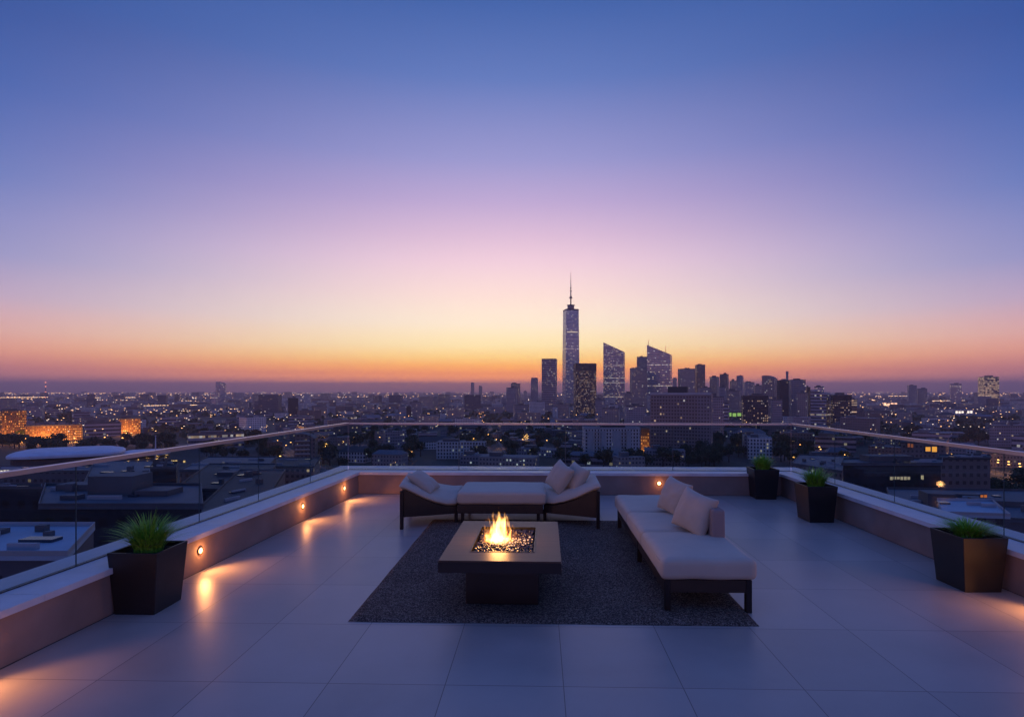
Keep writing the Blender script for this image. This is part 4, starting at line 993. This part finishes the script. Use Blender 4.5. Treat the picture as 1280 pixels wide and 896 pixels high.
lowblock('low_hall', 'low hall with a bluish roof seen through the left glass', 'hall', (218, 175), (318, 175), (345, 235), (262, 235), hgt(612, 175), F['shed'], m_roofdark, extra=[(.5, .5, 6, 5, 1.4)])
lowblock('low_hall', 'long dark hall below the left balustrade near the planter', 'hall', (236, 118), (330, 136), (356, 190), (300, 190), hgt(640, 125), F['brown'], m_roofdark)
lowblock('low_hall', 'hall with pale roof strip right of the dark stair tower', 'hall', (225, 250), (330, 250), (345, 300), (260, 300), hgt(588, 250), F['brown'], m_roofmid)
lowblock('low_hall', 'broad shadowed hall near the far left corner of the terrace', 'hall', (322, 310), (392, 310), (400, 350), (335, 350), hgt(583, 310), F['brown'], m_roofdark)
# right
lowblock('theatre', 'large dark hall with overhanging curved roof seen through the right glass', 'hall', (1054, 200), (1176, 200), (1176, 214), (1056, 214), hgt(580, 200), F['darkshed'], m_roofmid, slab=.02, extra=[(.45, .6, 16, 6, 2.2)])
lowblock('brown_block', 'brown banded block right of the large dark hall', 'building', (1172, 230), (1238, 230), (1238, 242), (1174, 242), hgt(573, 230), F['brown'], m_roofdark)
lowblock('apartment_house', 'pale apartment house with rows of windows at the right edge above the lit street', 'apartment house', (1228, 452), (1330, 452), (1330, 470), (1230, 470), hgt(566, 452), F['beige'], m_roofmid)
lowblock('apartment_house', 'grey apartment house above the right handrail at the right edge', 'apartment house', (1237, 620), (1310, 620), (1310, 645), (1240, 645), hgt(532, 620), F['grey'], m_roofmid)
lowblock('shop_block', 'brown block with an orange lit shop front under the right handrail', 'shop', (1126, 380), (1182, 380), (1186, 410), (1130, 410), hgt(553, 380), F['brown'], m_roofdark)
lowblock('flat_roof_building', 'building with a large pale roof panel below the right balustrade', 'building', (1178, 108), (1262, 106), (1240, 120), (1172, 121), -21.4, F['shed'], m_roofpale)
lowblock('flat_roof_building', 'low grey roofed wing behind the pale roof panel on the right', 'building', (1120, 134), (1320, 126), (1310, 164), (1110, 168), -27.0, F['shed'], m_roofmid, extra=[(.32, .4, 6, 6, 3.2), (.75, .5, 10, 5, 1.4), (.55, .8, 8, 4, .9)])
lowblock('low_hall', 'low dark building between the far right planters and the large hall', 'hall', (990, 300), (1052, 270), (1060, 330), (1000, 340), hgt(584, 285), F['brown'], m_roofmid)

# oval hall and its neighbour
def oval(name, label, px0, px1, D, ytop, dep):
    x, y = ray((px0 + px1) / 2, D + dep / 2); al = math.atan(((px0 + px1) / 2 - 655.4) / 720)
    a = (px1 - px0) / 720 * D / 2 * math.cos(al) * 1.04; b = dep / 2; h = hgt(ytop, D + dep * .5) - GZ
    t = thing(name, label, 'arena', (x, y, GZ), YAW - al * .8)
    n = 40; vs = []; fs = []
    pw_ = lambda q: math.copysign(abs(q) ** .55, q)
    O = [(a * pw_(math.cos(2 * math.pi * i / n)), b * pw_(math.sin(2 * math.pi * i / n))) for i in range(n)]
    mb = MB(); mb.prism([(p[0] * .93, p[1] * .93) for p in O], 0, h * .62); mb.build('drum', F['darkshed'], t)
    rings = [(1.0, .70), (1.0, .80), (.97, .86), (.8, .95), (.4, .99)]
    for s_, z in rings: vs += [(p[0] * s_, p[1] * s_, h * z) for p in O]
    vs.append((0, 0, h))
    for r_ in range(len(rings) - 1):
        for i in range(n): fs.append((r_ * n + i, r_ * n + (i + 1) % n, (r_ + 1) * n + (i + 1) % n, (r_ + 1) * n + i))
    for i in range(n): fs.append(((len(rings) - 1) * n + i, (len(rings) - 1) * n + (i + 1) % n, len(vs) - 1))
    fs.append(tuple(range(n - 1, -1, -1)))
    mesh_obj('dome_roof', vs, fs, m_roofpale, t, False); return t
oval('arena', 'long oval arena with a pale domed roof beyond the left handrail', 12, 162, 420, 560, 60)
oval('arena', 'smaller pale roofed hall to the right of the oval arena', 150, 214, 470, 562.5, 40)
x, y = ray(194.5, 440); t = thing('mast', 'thin pale mast standing beside the oval arena', 'mast', (x, y, GZ))
hm = hgt(545, 440) - GZ
MB().tube((0, 0, 0), (0, 0, hm), .75, .3, 8).build('pole', m_trim, t); MB().tube((0, 0, hm), (0, 0, hm + .6), .6, .6, 8).build('finial', m_trim, t)
x, y = ray(57, 2600); t = thing('lattice_mast', 'thin lit radio mast far away on the left horizon', 'radio mast', (x, y, GZ))
hm = hgt(478, 2600) - GZ
mb = MB(); mb.tube((-5, 0, 0), (0, 0, hm * .8), 1.2, .6, 5); mb.tube((5, 0, 0), (0, 0, hm * .8), 1.2, .6, 5); mb.tube((0, 6, 0), (0, 0, hm * .8), 1.2, .6, 5); mb.tube((0, 0, hm * .8), (0, 0, hm), .9, .5, 5)
mb.build('lattice', m_steel, t)
mb = MB(); 
for z in (.3, .55, .8, .99): mb.box(-2, 2, -2, 2, hm * z, hm * z + 3)
mb.build('beacon', emit('beacon_red', (1, .3, .2), 2.0), t)

# --- our own building under the deck
t = thing('terrace_building', 'high-rise whose flat roof carries the terrace in the foreground', 'building', (0, 0, GZ))
mb = MB(); zt_ = -.31 - GZ
mb.prism([(lx(Y0) - T + .05, Y0), (rx(Y0) + T - .05, Y0), (rx(YB) + T - .05, YB + .70), (lx(YB) - T + .05, YB + .70)], 0, zt_)
mb.build('walls', F['grey'], t)

# --- ground, roads
def ground_mat():
    m, nt, N, L = new_mat('city_ground')
    M_ = lambda op, a, b=None, c=None: math_node(N, L, op, a, b, c)
    out = N.new('ShaderNodeOutputMaterial'); b = N.new('ShaderNodeBsdfPrincipled'); L.new(b.outputs[0], out.inputs[0])
    tc = N.new('ShaderNodeTexCoord')
    vo = N.new('ShaderNodeTexVoronoi'); vo.inputs['Scale'].default_value = .018; L.new(tc.outputs['Object'], vo.inputs['Vector'])
    nz = N.new('ShaderNodeTexNoise'); nz.inputs['Scale'].default_value = .006; nz.inputs['Detail'].default_value = 8; L.new(tc.outputs['Object'], nz.inputs['Vector'])
    r = N.new('ShaderNodeValToRGB'); cr = r.color_ramp
    cr.elements[0].position = .35; cr.elements[0].color = (.022, .035, .024, 1); cr.elements[1].position = .66; cr.elements[1].color = (.085, .08, .09, 1)
    q = cr.elements.new(.5); q.color = (.04, .048, .045, 1)
    L.new(nz.outputs['Fac'], r.inputs[0])
    sp = N.new('ShaderNodeSeparateColor'); L.new(vo.outputs['Color'], sp.inputs[0])
    sc = N.new('ShaderNodeVectorMath'); sc.operation = 'SCALE'; L.new(r.outputs[0], sc.inputs[0]); L.new(M_('MULTIPLY_ADD', sp.outputs[0], .8, .6), sc.inputs['Scale'])
    L.new(sc.outputs[0], b.inputs['Base Color']); b.inputs['Roughness'].default_value = .9
    return m
GR = 32000
vs = []; fs = []; k = 72
g_ = mesh_obj('ground', [(-GR, -2000, GZ), (GR, -2000, GZ), (GR, GR, GZ), (-GR, GR, GZ)], [(0, 1, 2, 3)], ground_mat()); tag(g_, kind='structure')
m_road = pbr('asphalt', (.05, .05, .055), .7, noise_amt=.2, noise_scale=.2)
m_pave = pbr('pavement', (.16, .155, .16), .8, noise_amt=.2, noise_scale=.3)
m_mark = pbr('road_paint', (.7, .7, .68), .6)
m_lamp = emit('street_lamp_glow', (1, .40, .10), 12)
m_lampw = emit('street_lamp_white', (1, .86, .66), 22)
m_pole = pbr('lamp_pole', (.12, .12, .13), .5, .6)
def lampproto():
    t = thing('street_lamp', 'street lamp', 'street lamp', (0, 0, GZ))
    MB().tube((0, 0, 0), (0, 0, 8.5), .12, .08, 6).build('pole', m_pole, t)
    MB().tube((0, 0, 8.4), (1.3, 0, 8.8), .06, .05, 6).build('arm', m_pole, t)
    MB().box(1.1, 2.1, -.4, .4, 8.55, 8.85).build('lamp_head', m_lamp, t)
    return t
lp = lampproto(); lamp_used = False
def lamp(x, y, z, rz, label, group, light=0.0):
    global lamp_used
    o = lp if not lamp_used else copy_tree(lp); lamp_used = True
    o.location = (x, y, z); o.rotation_euler = (0, 0, rz); o['label'] = label; o['group'] = group
    if light:
        li = bpy.data.lights.new('street_light', 'POINT'); li.energy = light * .4; li.color = (1, .34, .07); li.shadow_soft_size = .6
        lo = bpy.data.objects.new('street_light', li); COL.objects.link(lo); lo.parent = o; lo.location = (1.6, 0, 8.2)
def road(p, q, wd, label=None, lamps=0, llab=None, light=0.0):
    a = Vector(ray(*p)); b = Vector(ray(*q)); dd = (b - a); Ln = dd.length; dd.normalize(); nn = Vector((-dd.y, dd.x))
    z = GZ + .02 + random.random() * .01
    vs = [(a - nn * wd / 2).to_3d(), (b - nn * wd / 2).to_3d(), (b + nn * wd / 2).to_3d(), (a + nn * wd / 2).to_3d()]
    for v in vs: v.z = z
    o = mesh_obj('road', vs, [(0, 1, 2, 3)], m_road); tag(o, kind='structure')
    mb = MB(); kk = int(Ln / 9); ang_ = math.atan2(dd.y, dd.x)
    for i in range(min(kk, 80)):
        c = a + dd * (i + .5) * Ln / kk; mm = Matrix.Translation((c.x, c.y, 0)) @ Matrix.Rotation(ang_, 4, 'Z'); mb.box(-2, 2, -.1, .1, z + .004, z + .012, mm)
    o = mb.build('road_markings', m_mark); tag(o, kind='structure')
    for sgn in (-1, 1):       # kerbed pavements
        mb = MB(); off = wd / 2 + 1.5
        mm = Matrix.Translation(((a.x + b.x) / 2 + nn.x * off * sgn, (a.y + b.y) / 2 + nn.y * off * sgn, 0)) @ Matrix.Rotation(ang_, 4, 'Z')
        mb.box(-Ln / 2, Ln / 2, -1.45, 1.45, GZ + .001, GZ + .15 + random.random() * .01, mm)
        o = mb.build('pavement', m_pave); tag(o, kind='structure')
    for i in range(lamps):
        c = a + dd * (i + .5) * Ln / lamps; s_ = 1 if i % 2 else -1
        cc = c + nn * (wd / 2 + .8) * s_
        lamp(cc.x, cc.y, GZ + .15, math.atan2(-nn.y * s_, -nn.x * s_), llab, llab, light)

road((1196, 470), (1330, 360), 12, None, 20, 'glowing amber street lamp on the lit street at the right edge', 2600)
road((392, 500), (225, 330), 12, None, 9, 'amber street lamp by the curving road near the left glass corner', 1500)
road((350, 610), (398, 430), 10, None, 7, 'amber street lamp on the short road running to the left glass corner', 2200)
road((1000, 560), (1090, 430), 10, None, 6, 'amber street lamp behind the far right planters', 1500)
road((600, 1500), (622, 560), 12, None, 12, 'amber street lamp on the straight avenue left of the skyline', 1200)
road((430, 640), (700, 600), 10, None, 9, 'scattered street lamp among the dim houses beyond the far glass', 500)
road((930, 700), (955, 520), 12, None, 6, 'street lamp beside the dark low office right of the broad tower', 1500)
road((-40, 620), (230, 640), 12, None, 9, 'amber street lamp in front of the amber lit offices', 1800)

# --- signs and lit shop fronts
def lit_panel(name, label, cat, px0, px1, py0, py1, D, col, stn, frame=True):
    a = ray(px0, D); b = ray(px1, D); w = math.hypot(b[0] - a[0], b[1] - a[1]); z0, z1 = hgt(py1, D), hgt(py0, D)
    t = thing(name, label, cat, ((a[0] + b[0]) / 2, (a[1] + b[1]) / 2, z0), math.atan2(b[1] - a[1], b[0] - a[0]))
    MB().box(-w / 2, w / 2, -.02, .3, 0, z1 - z0).build('housing', m_plant, t)
    n = max(2, int(w / max(.6, (z1 - z0) * .8))); mb = MB(); rr = random.Random(label)
    for i in range(n):
        if rr.random() < .12: continue
        x = -w / 2 + w * (i + .12) / n; x2 = -w / 2 + w * (i + .88) / n; hh = (z1 - z0)
        mb.box(x, x2, -.06, -.025, hh * rr.uniform(.08, .25), hh * rr.uniform(.75, .94))
    mb.build('lit_panes', emit(name + '_glow', col, stn), t)
    return t
lit_panel('lit_shop', 'glowing orange shop front below the right handrail', 'shop front', 1156, 1172, 556.5, 566, 379, (1, .35, .05), 1.6)
lit_panel('lit_shop', 'faint red lit shop front left of the orange one', 'shop front', 1134, 1142, 553.5, 560, 379, (1, .25, .12), .35)
lit_panel('roof_light', 'small red light on the grey roof below the right balustrade', 'lit sign', 1225, 1234, 617.5, 622, 125, (1, .22, .06), .8)  # lit panel added to stand for a red streak of light
lit_panel('roof_light', 'small salmon light on the warehouse roof at the left', 'lit sign', 104, 117, 625.5, 629, 107, (1, .45, .3), .8)
lit_panel('roof_light', 'row of tiny white lit letters at the left edge above the handrail', 'lit sign', 0, 28, 587, 591.5, 288, (1, .9, .8), .8)
lit_panel('awning_light', 'long warm glowing canopy under the left handrail', 'lit canopy', 192, 232, 574.5, 578.5, 300, (1, .55, .2), 1.3)
lit_panel('awning_light', 'dotted row of lit windows on the dark hall at the right', 'lit windows', 1112, 1138, 595, 600, 198, (1, .7, .45), .5)
lit_panel('awning_light', 'single tall lit doorway of the dark hall at the right', 'lit doorway', 1151, 1154.5, 592, 600, 198, (1, .7, .4), .7)
lit_panel('green_sign', 'green lit sports floodlights between the right-hand towers', 'floodlit pitch', 909, 927, 515, 521, 900, (.55, 1, .25), .45)
lit_panel('petrol_canopy', 'bright warm lit forecourt canopy in the left middle distance', 'lit canopy', 243, 266, 529.5, 533, 960, (1, .72, .5), 2.6)
lit_panel('petrol_canopy', 'orange lit canopy right of the lone dark box tower', 'lit canopy', 364, 378, 523.5, 528, 1000, (1, .4, .18), 1.6)
lit_panel('petrol_canopy', 'row of orange floodlit sheds right of the round-shouldered tower', 'lit sheds', 282, 310, 513, 519, 1500, (1, .48, .2), 1.8)
lit_panel('petrol_canopy', 'pinkish lit forecourt in the right middle distance', 'lit canopy', 1104, 1122, 503, 508, 1700, (1, .55, .35), 1.6)
lit_panel('petrol_canopy', 'white lit forecourt left of the tan lit tower', 'lit canopy', 1194, 1216, 513, 517, 1300, (1, .85, .75), 1.4)

# --- ordinary houses and blocks of the middle distance: every one its own thing
HEROPX = [(812, 892, 520), (726, 801, 500), (-12, 176, 650), (234, 306, 600), (368, 398, 430)]
WALLS = [('beige', 'beige'), ('brown', 'brown'), ('grey', 'grey'), ('white', 'pale'), ('shed', 'grey shed-like'), ('band', 'banded')]
MARK = [(-200, 'at the left edge'), (60, 'below the amber offices'), (180, 'near the thin pale mast'), (250, 'left of the lone curved tower'), (330, 'between the curved tower and the lone box tower'),
        (420, 'right of the lone box tower'), (500, 'beyond the left corner of the far glass'), (560, 'beyond the left half of the far glass'), (610, 'near the straight lit avenue'), (660, 'below the uneven tower pair'),
        (720, 'below the spired skyscraper'), (800, 'behind the white apartment house'), (890, 'around the broad brown tower'), (940, 'right of the broad brown tower'), (1010, 'below the right cluster of towers'),
        (1075, 'below the right end of the skyline'), (1150, 'right of the skyline'), (1215, 'left of the tan lit tower'), (1500, 'at the right edge')]
protos = {}
def block(px, D, w, dp, h, rz, f_, label, group):
    x, y = ray(px, D + dp / 2); nm = {'beige': 'apartment_block', 'brown': 'apartment_block', 'grey': 'office_block', 'white': 'apartment_block', 'shed': 'low_building', 'band': 'office_block'}[f_]
    t = thing(nm, label, 'building', (x, y, GZ), YAW - math.atan((px - 655.4) / 720) + R(rz), group)
    rr = random.Random(int(px * 13 + D))
    mb = MB()
    if rr.random() < .4: 
        mb.prism([(-w / 2, -dp / 2), (w / 2, -dp / 2), (w / 2, dp * .05), (w * .05, dp * .05), (w * .05, dp / 2), (-w / 2, dp / 2)], 0, h)
    else: mb.prism(recth(w, dp), 0, h)
    mb.build('walls', F[f_], t)
    q = rr.random(); mb = MB()
    if h < 11 and q < .5:   # pitched roof
        hh = min(w, dp) * .22
        vs = [(-w / 2 - .4, -dp / 2 - .4, h + .01), (w / 2 + .4, -dp / 2 - .4, h + .01), (w / 2 + .4, dp / 2 + .4, h + .01), (-w / 2 - .4, dp / 2 + .4, h + .01), (-w / 2 + dp * .2, 0, h + hh), (w / 2 - dp * .2, 0, h + hh)]
        mb.add(vs, [(3, 2, 1, 0), (0, 1, 5, 4), (2, 3, 4, 5), (1, 2, 5), (3, 0, 4)])
        mb.build('roof', rr.choice((m_roofmid, m_roofdark)), t)
    else:
        pw, pd = w * rr.uniform(.2, .4), dp * rr.uniform(.25, .45)
        mb.box(-w * .22 - pw / 2, -w * .22 + pw / 2, -pd / 2 - dp * .1, pd / 2 - dp * .1, h + .01, h + rr.uniform(2, 3.6)); mb.build('roof_plant', rr.choice((m_plant, m_roofmid)), t)
    return t
rr = random.Random(11); used = {}; placed = []
def free(px, D, w, dp):
    x, y = ray(px, D + dp / 2)
    for (a, b, r_) in placed:
        if math.hypot(a - x, b - y) < r_ + max(w, dp) * .62: return False
    placed.append((x, y, max(w, dp) * .62)); return True
for o in list(S.objects):      # keep clear of everything already built in the city
    if o.parent is None and o.type == 'EMPTY' and o.location.z < -20 and o.get('category') not in ('street lamp', None):
        rad = 0
        for c in o.children:
            if c.type == 'MESH':
                for v in c.data.vertices[:200]: rad = max(rad, math.hypot(v.co.x, v.co.y))
        placed.append((o.location.x, o.location.y, rad * .75))
SIZES = [(9, 'low'), (15, 'mid-rise'), (24, 'tall')]
made = 0
cand = []
for D0, D1, cnt in ((330, 480, 34), (480, 700, 60), (700, 1000, 90), (1000, 1500, 150)):
    for _ in range(cnt * 3): cand.append((rr.uniform(D0, D1), rr.uniform(-30, 1310)))
random.Random(3).shuffle(cand)
COUNT = {0: 0, 1: 0, 2: 0, 3: 0}; LIM = {0: 9, 1: 44, 2: 85, 3: 125}
NOTW = [(596, 630, 330, 1500), (-40, 335, 330, 800), (1120, 1330, 300, 452), (880, 925, 330, 700)]
for D, px in cand:
    b_ = 0 if D < 480 else 1 if D < 700 else 2 if D < 1000 else 3
    if COUNT[b_] >= LIM[b_]: continue
    if any(a <= px <= b and c <= D <= d for a, b, c, d in NOTW): continue
    # must show above the far coping or beyond the glass
    cent = 430 < px < 970
    f_, fn = rr.choice(WALLS); si = rr.choices((0, 1, 2), (5, 4, 3.5 if 640 < px < 1080 else .25))[0]
    h, sn = SIZES[si]; h *= rr.uniform(.75, 1.25)
    if f_ == 'shed': h = rr.uniform(6, 10); si = 0; sn = 'low'
    pyt = 488.5 + 720 * (H - (GZ + h)) / D
    if pyt > 572 or (D < 480 and h > 14): continue
    w = rr.uniform(16, 46); dp = rr.uniform(12, 24)
    if not free(px, D, w, dp): continue
    mk = next(n_ for lim, n_ in MARK if px < lim)
    dn = ('nearest', 'near', 'farther', 'farthest')[b_]
    rz = rr.uniform(-28, 28); wn_ = 'long' if w > 33 else 'narrow' if w < 22 else 'square'
    tn = 'turned left' if rz < -9 else 'turned right' if rz > 9 else 'square on'
    lab = f'{sn} {wn_} {fn} building {mk}, {dn} {tn}'.replace('grey shed-like building', 'grey shed')
    used[lab] = used.get(lab, 0) + 1
    if used[lab] > 1: placed.pop(); continue
    block(px, D, w, dp, h, rz, f_, lab, 'ordinary city buildings in the middle distance'); COUNT[b_] += 1

# --- trees
m_bark = pbr('bark', (.07, .05, .04), .9, noise_amt=.3, noise_scale=2)
def leaf_mat(name, c):
    m = pbr(name, c, .7, noise_amt=.5, noise_scale=.6); return m
m_leaf = [leaf_mat('foliage_dark', (.030, .052, .026)), leaf_mat('foliage_mid', (.045, .068, .03)), leaf_mat('foliage_olive', (.05, .06, .034))]
def crown_mesh(seed, r, h, z0, n, leaf, squash=1.0):
    rr = random.Random(seed); vs = []; fs = []
    lobes = [(Vector((rr.uniform(-.55, .55) * r, rr.uniform(-.55, .55) * r, z0 + h * rr.uniform(.2, .85))), r * rr.uniform(.32, .6)) for _ in range(11)]
    for i in range(n):
        c, lr = rr.choice(lobes); d_ = Vector((rr.gauss(0, 1), rr.gauss(0, 1), rr.gauss(0, .8))).normalized()
        p = c + d_ * lr * rr.uniform(.55, 1.12)
        a = Vector((rr.gauss(0, 1), rr.gauss(0, 1), rr.gauss(0, 1))).normalized(); a = (a + d_ * .5).normalized(); b = a.orthogonal().normalized(); c2 = a.cross(b); s_ = leaf * rr.uniform(.6, 1.3)
        k = len(vs); vs += [p + b * s_, p + c2 * s_ * .7, p - b * s_, p - c2 * s_ * .7 + a * s_ * .25]; fs.append((k, k + 1, k + 2, k + 3))
    return vs, fs
TP = []
for i in range(4):
    t = thing('broadleaf_tree', 'tree', 'tree', (0, 0, GZ))
    mb = MB(); rr2 = random.Random(i + 50); mb.tube((0, 0, 0), (0, 0, 4.5), .38, .26, 7)
    for k in range(5):
        a = k * 1.25 + rr2.random(); mb.tube((0, 0, 3.2 + k * .35), (math.cos(a) * 2.6, math.sin(a) * 2.6, 6.4 + rr2.random() * 2), .17, .06, 5)
    mb.build('trunk', m_bark, t)
    vs, fs = crown_mesh(i, 5.0, 7.5, 3.6, 900, .62); mesh_obj('crown', vs, fs, m_leaf[i % 3], t)
    TP.append(t)
tu = [False] * 4
def tree(px, D, s_, label, group):
    i = rr.randrange(4); o = TP[i] if not tu[i] else copy_tree(TP[i]); tu[i] = True
    x, y = ray(px, D); o.location = (x, y, GZ); o.rotation_euler = (0, 0, rr.uniform(0, 6.28)); o.scale = (s_ * rr.uniform(.85, 1.2), s_ * rr.uniform(.85, 1.2), s_ * rr.uniform(.85, 1.15)); o['label'] = label; o['group'] = group
GROVES = [(0, 215, 505, 640, 44, 'dark tree in the belt behind the oval arena'), (402, 440, 420, 520, 10, 'dark tree just beyond the left corner of the far glass'),
          (440, 600, 470, 800, 30, 'dark tree among the houses beyond the left half of the far glass'), (630, 725, 450, 700, 20, 'dark tree between the avenue and the white apartment house'),
          (700, 812, 440, 462, 8, 'dark tree at the foot of the white apartment house'), (815, 900, 440, 505, 20, 'dark tree at the foot of the broad brown tower'),
          (872, 930, 480, 620, 26, 'dark tree in the grove right of the broad brown tower'), (960, 1060, 420, 640, 16, 'dark tree beyond the far right planters'),
          (1120, 1235, 560, 800, 26, 'dark tree in the park above the right handrail'), (1175, 1290, 300, 326, 9, 'dark tree below the lit street at the right'), (1190, 1300, 285, 316, 10, 'dark tree in front of the lit street at the right'),
          (1060, 1090, 300, 380, 5, 'dark tree left of the large dark hall'), (255, 345, 480, 560, 12, 'dark tree behind the left balustrade below the banded house')]
for a, b, D0, D1, n_, lab in GROVES:
    for i in range(n_):
        for _ in range(12):
            px, D = rr.uniform(a, b), rr.uniform(D0, D1); x, y = ray(px, D)
            if 600 < px < 628: continue
            if all(math.hypot(q[0] - x, q[1] - y) > q[2] * .8 + 2 for q in placed): break
        else: continue
        tree(px, D, rr.uniform(.8, 1.45), lab, lab + 's' if False else 'grove: ' + lab)
for i in range(4):
    if not tu[i]:
        for c in list(TP[i].children): bpy.data.objects.remove(c)
        bpy.data.objects.remove(TP[i])

# --- woods and city too far and too many to count
vs = []; fs = []; rw_ = random.Random(77)
for i in range(5200):
    D = 620 * (6.0 ** rw_.random()); px = rw_.uniform(-60, 1340)
    if noise.noise(Vector((px / 90, math.log(D) * 3.2, 4.2))) < .02: continue
    x, y = ray(px, D)
    if D < 1500 and any(math.hypot(q[0] - x, q[1] - y) < q[2] + 3 for q in placed): continue
    r_ = rw_.uniform(3.5, 7) * (1 + D / 3500); z0 = GZ + r_ * .55
    for k in range(9):
        d_ = Vector((rw_.gauss(0, 1), rw_.gauss(0, 1), abs(rw_.gauss(0, .8)))).normalized(); p = Vector((x, y, z0)) + d_ * r_ * .75; s_ = r_ * rw_.uniform(.35, .6)
        b = d_.orthogonal().normalized(); c2 = d_.cross(b); q = len(vs)
        vs += [p + b * s_, p + c2 * s_, p - b * s_, p - c2 * s_ + d_ * s_ * .4]; fs.append((q, q + 1, q + 2, q + 3))
o = mesh_obj('woodland', vs, fs, m_leaf[0]); tag(o, 'dark belts of woodland between the streets out to the horizon', 'woodland', kind='stuff')
mbs = {k: MB() for k in ('beige', 'brown', 'grey', 'white', 'shed')}
n_far = 0
for i in range(15000):
    D = 1450 * (9.0 ** rw_.random()); px = rw_.uniform(-80, 1360)
    if D < 1500 * 1.2 and rw_.random() < .3: continue
    dens = noise.noise(Vector((px / 70, math.log(D) * 4, 9)))
    if dens < -.25: continue
    x, y = ray(px, D); w = rw_.uniform(12, 42) * (1 + D / 9000); dp = rw_.uniform(10, 26) * (1 + D / 9000)
    h = rw_.choice((6, 8, 10, 14, 20)) * rw_.uniform(.8, 1.3)
    if rw_.random() < .012 and D < 9000: h = rw_.uniform(35, 52)
    M = Matrix.Translation((x, y, GZ)) @ Matrix.Rotation(rw_.uniform(-.5, .5), 4, 'Z')
    mbs[rw_.choice(list(mbs))].box(-w / 2, w / 2, -dp / 2, dp / 2, 0, h, M)
for k, mb in mbs.items():
    o = mb.build('distant_city', F[k]); tag(o, f'hazy carpet of far {k} roofs reaching the horizon' if k != 'shed' else 'hazy carpet of far low sheds reaching the horizon', 'distant city', kind='stuff')
# far lamps: sodium and white points seen as a carpet of dots
for nm, col, stn, n_, sd_ in (('sodium_city_lights', (1, .50, .20), 4.6, 3300, 1), ('white_city_lights', (1, .74, .56), 3.2, 1800, 2)):
    mb = MB(); rl = random.Random(sd_)
    for i in range(n_):
        D = 640 * (24.0 ** (rl.random() ** .8)); px = rl.uniform(-60, 1340)
        dn = noise.noise(Vector((px / 60, math.log(D) * 6, 2.5 + sd_)))
        side_ = 1.0 if (px < 430 or px > 1050) else .35
        if rl.random() > (side_ * (dn + .42) * 1.6): continue
        x, y = ray(px, D); s_ = D * rl.uniform(.00028, .00062); z = GZ + rl.uniform(8, 16) + min(D * .0015, 12)
        mb.box(x - s_ * rl.uniform(.6, 1.8), x + s_, y - s_, y + s_, z - s_ * .45, z + s_ * .45)
    # lamps strung along main roads
    for (p0, D0, p1, D1, m_) in ((-20, 3300, 60, 3700, 46), (85, 3300, 170, 3500, 40), (180, 1560, 250, 1640, 40), (1060, 4200, 1165, 4600, 40), (1165, 2300, 1240, 2500, 34), (420, 3800, 640, 4600, 26), (300, 1300, 200, 1100, 10), (1090, 2600, 1110, 1500, 18), (100, 2600, 250, 2300, 24)):
        for i in range(m_):
            t_ = (i + rl.random() * .7) / m_; D = lerp(D0, D1, t_); px = lerp(p0, p1, t_); x, y = ray(px, D); s_ = D * .0005
            mb.box(x - s_, x + s_, y - s_, y + s_, GZ + 20 - s_ * .4, GZ + 20 + s_ * .5)
    o = mb.build(nm, emit(nm + '_glow', col, stn)); tag(o, ('orange' if sd_ == 1 else 'white') + ' carpet of far city lights below the horizon', 'city lights', kind='stuff')

# --- haze
def haze():
    m, nt, N, L = new_mat('evening_haze')
    out = N.new('ShaderNodeOutputMaterial'); v = N.new('ShaderNodeVolumePrincipled'); L.new(v.outputs[0], out.inputs['Volume'])
    v.inputs['Color'].default_value = (1.0, .76, .84, 1); v.inputs['Density'].default_value = HAZE; v.inputs['Anisotropy'].default_value = .45
    m.cycles.homogeneous_volume = True
    mb = MB(); mb.box(-33000, 33000, -3000, 33000, GZ - 1, 420); o = mb.build('haze', m); tag(o, 'violet evening haze lying over the city', 'haze', kind='stuff')
haze()
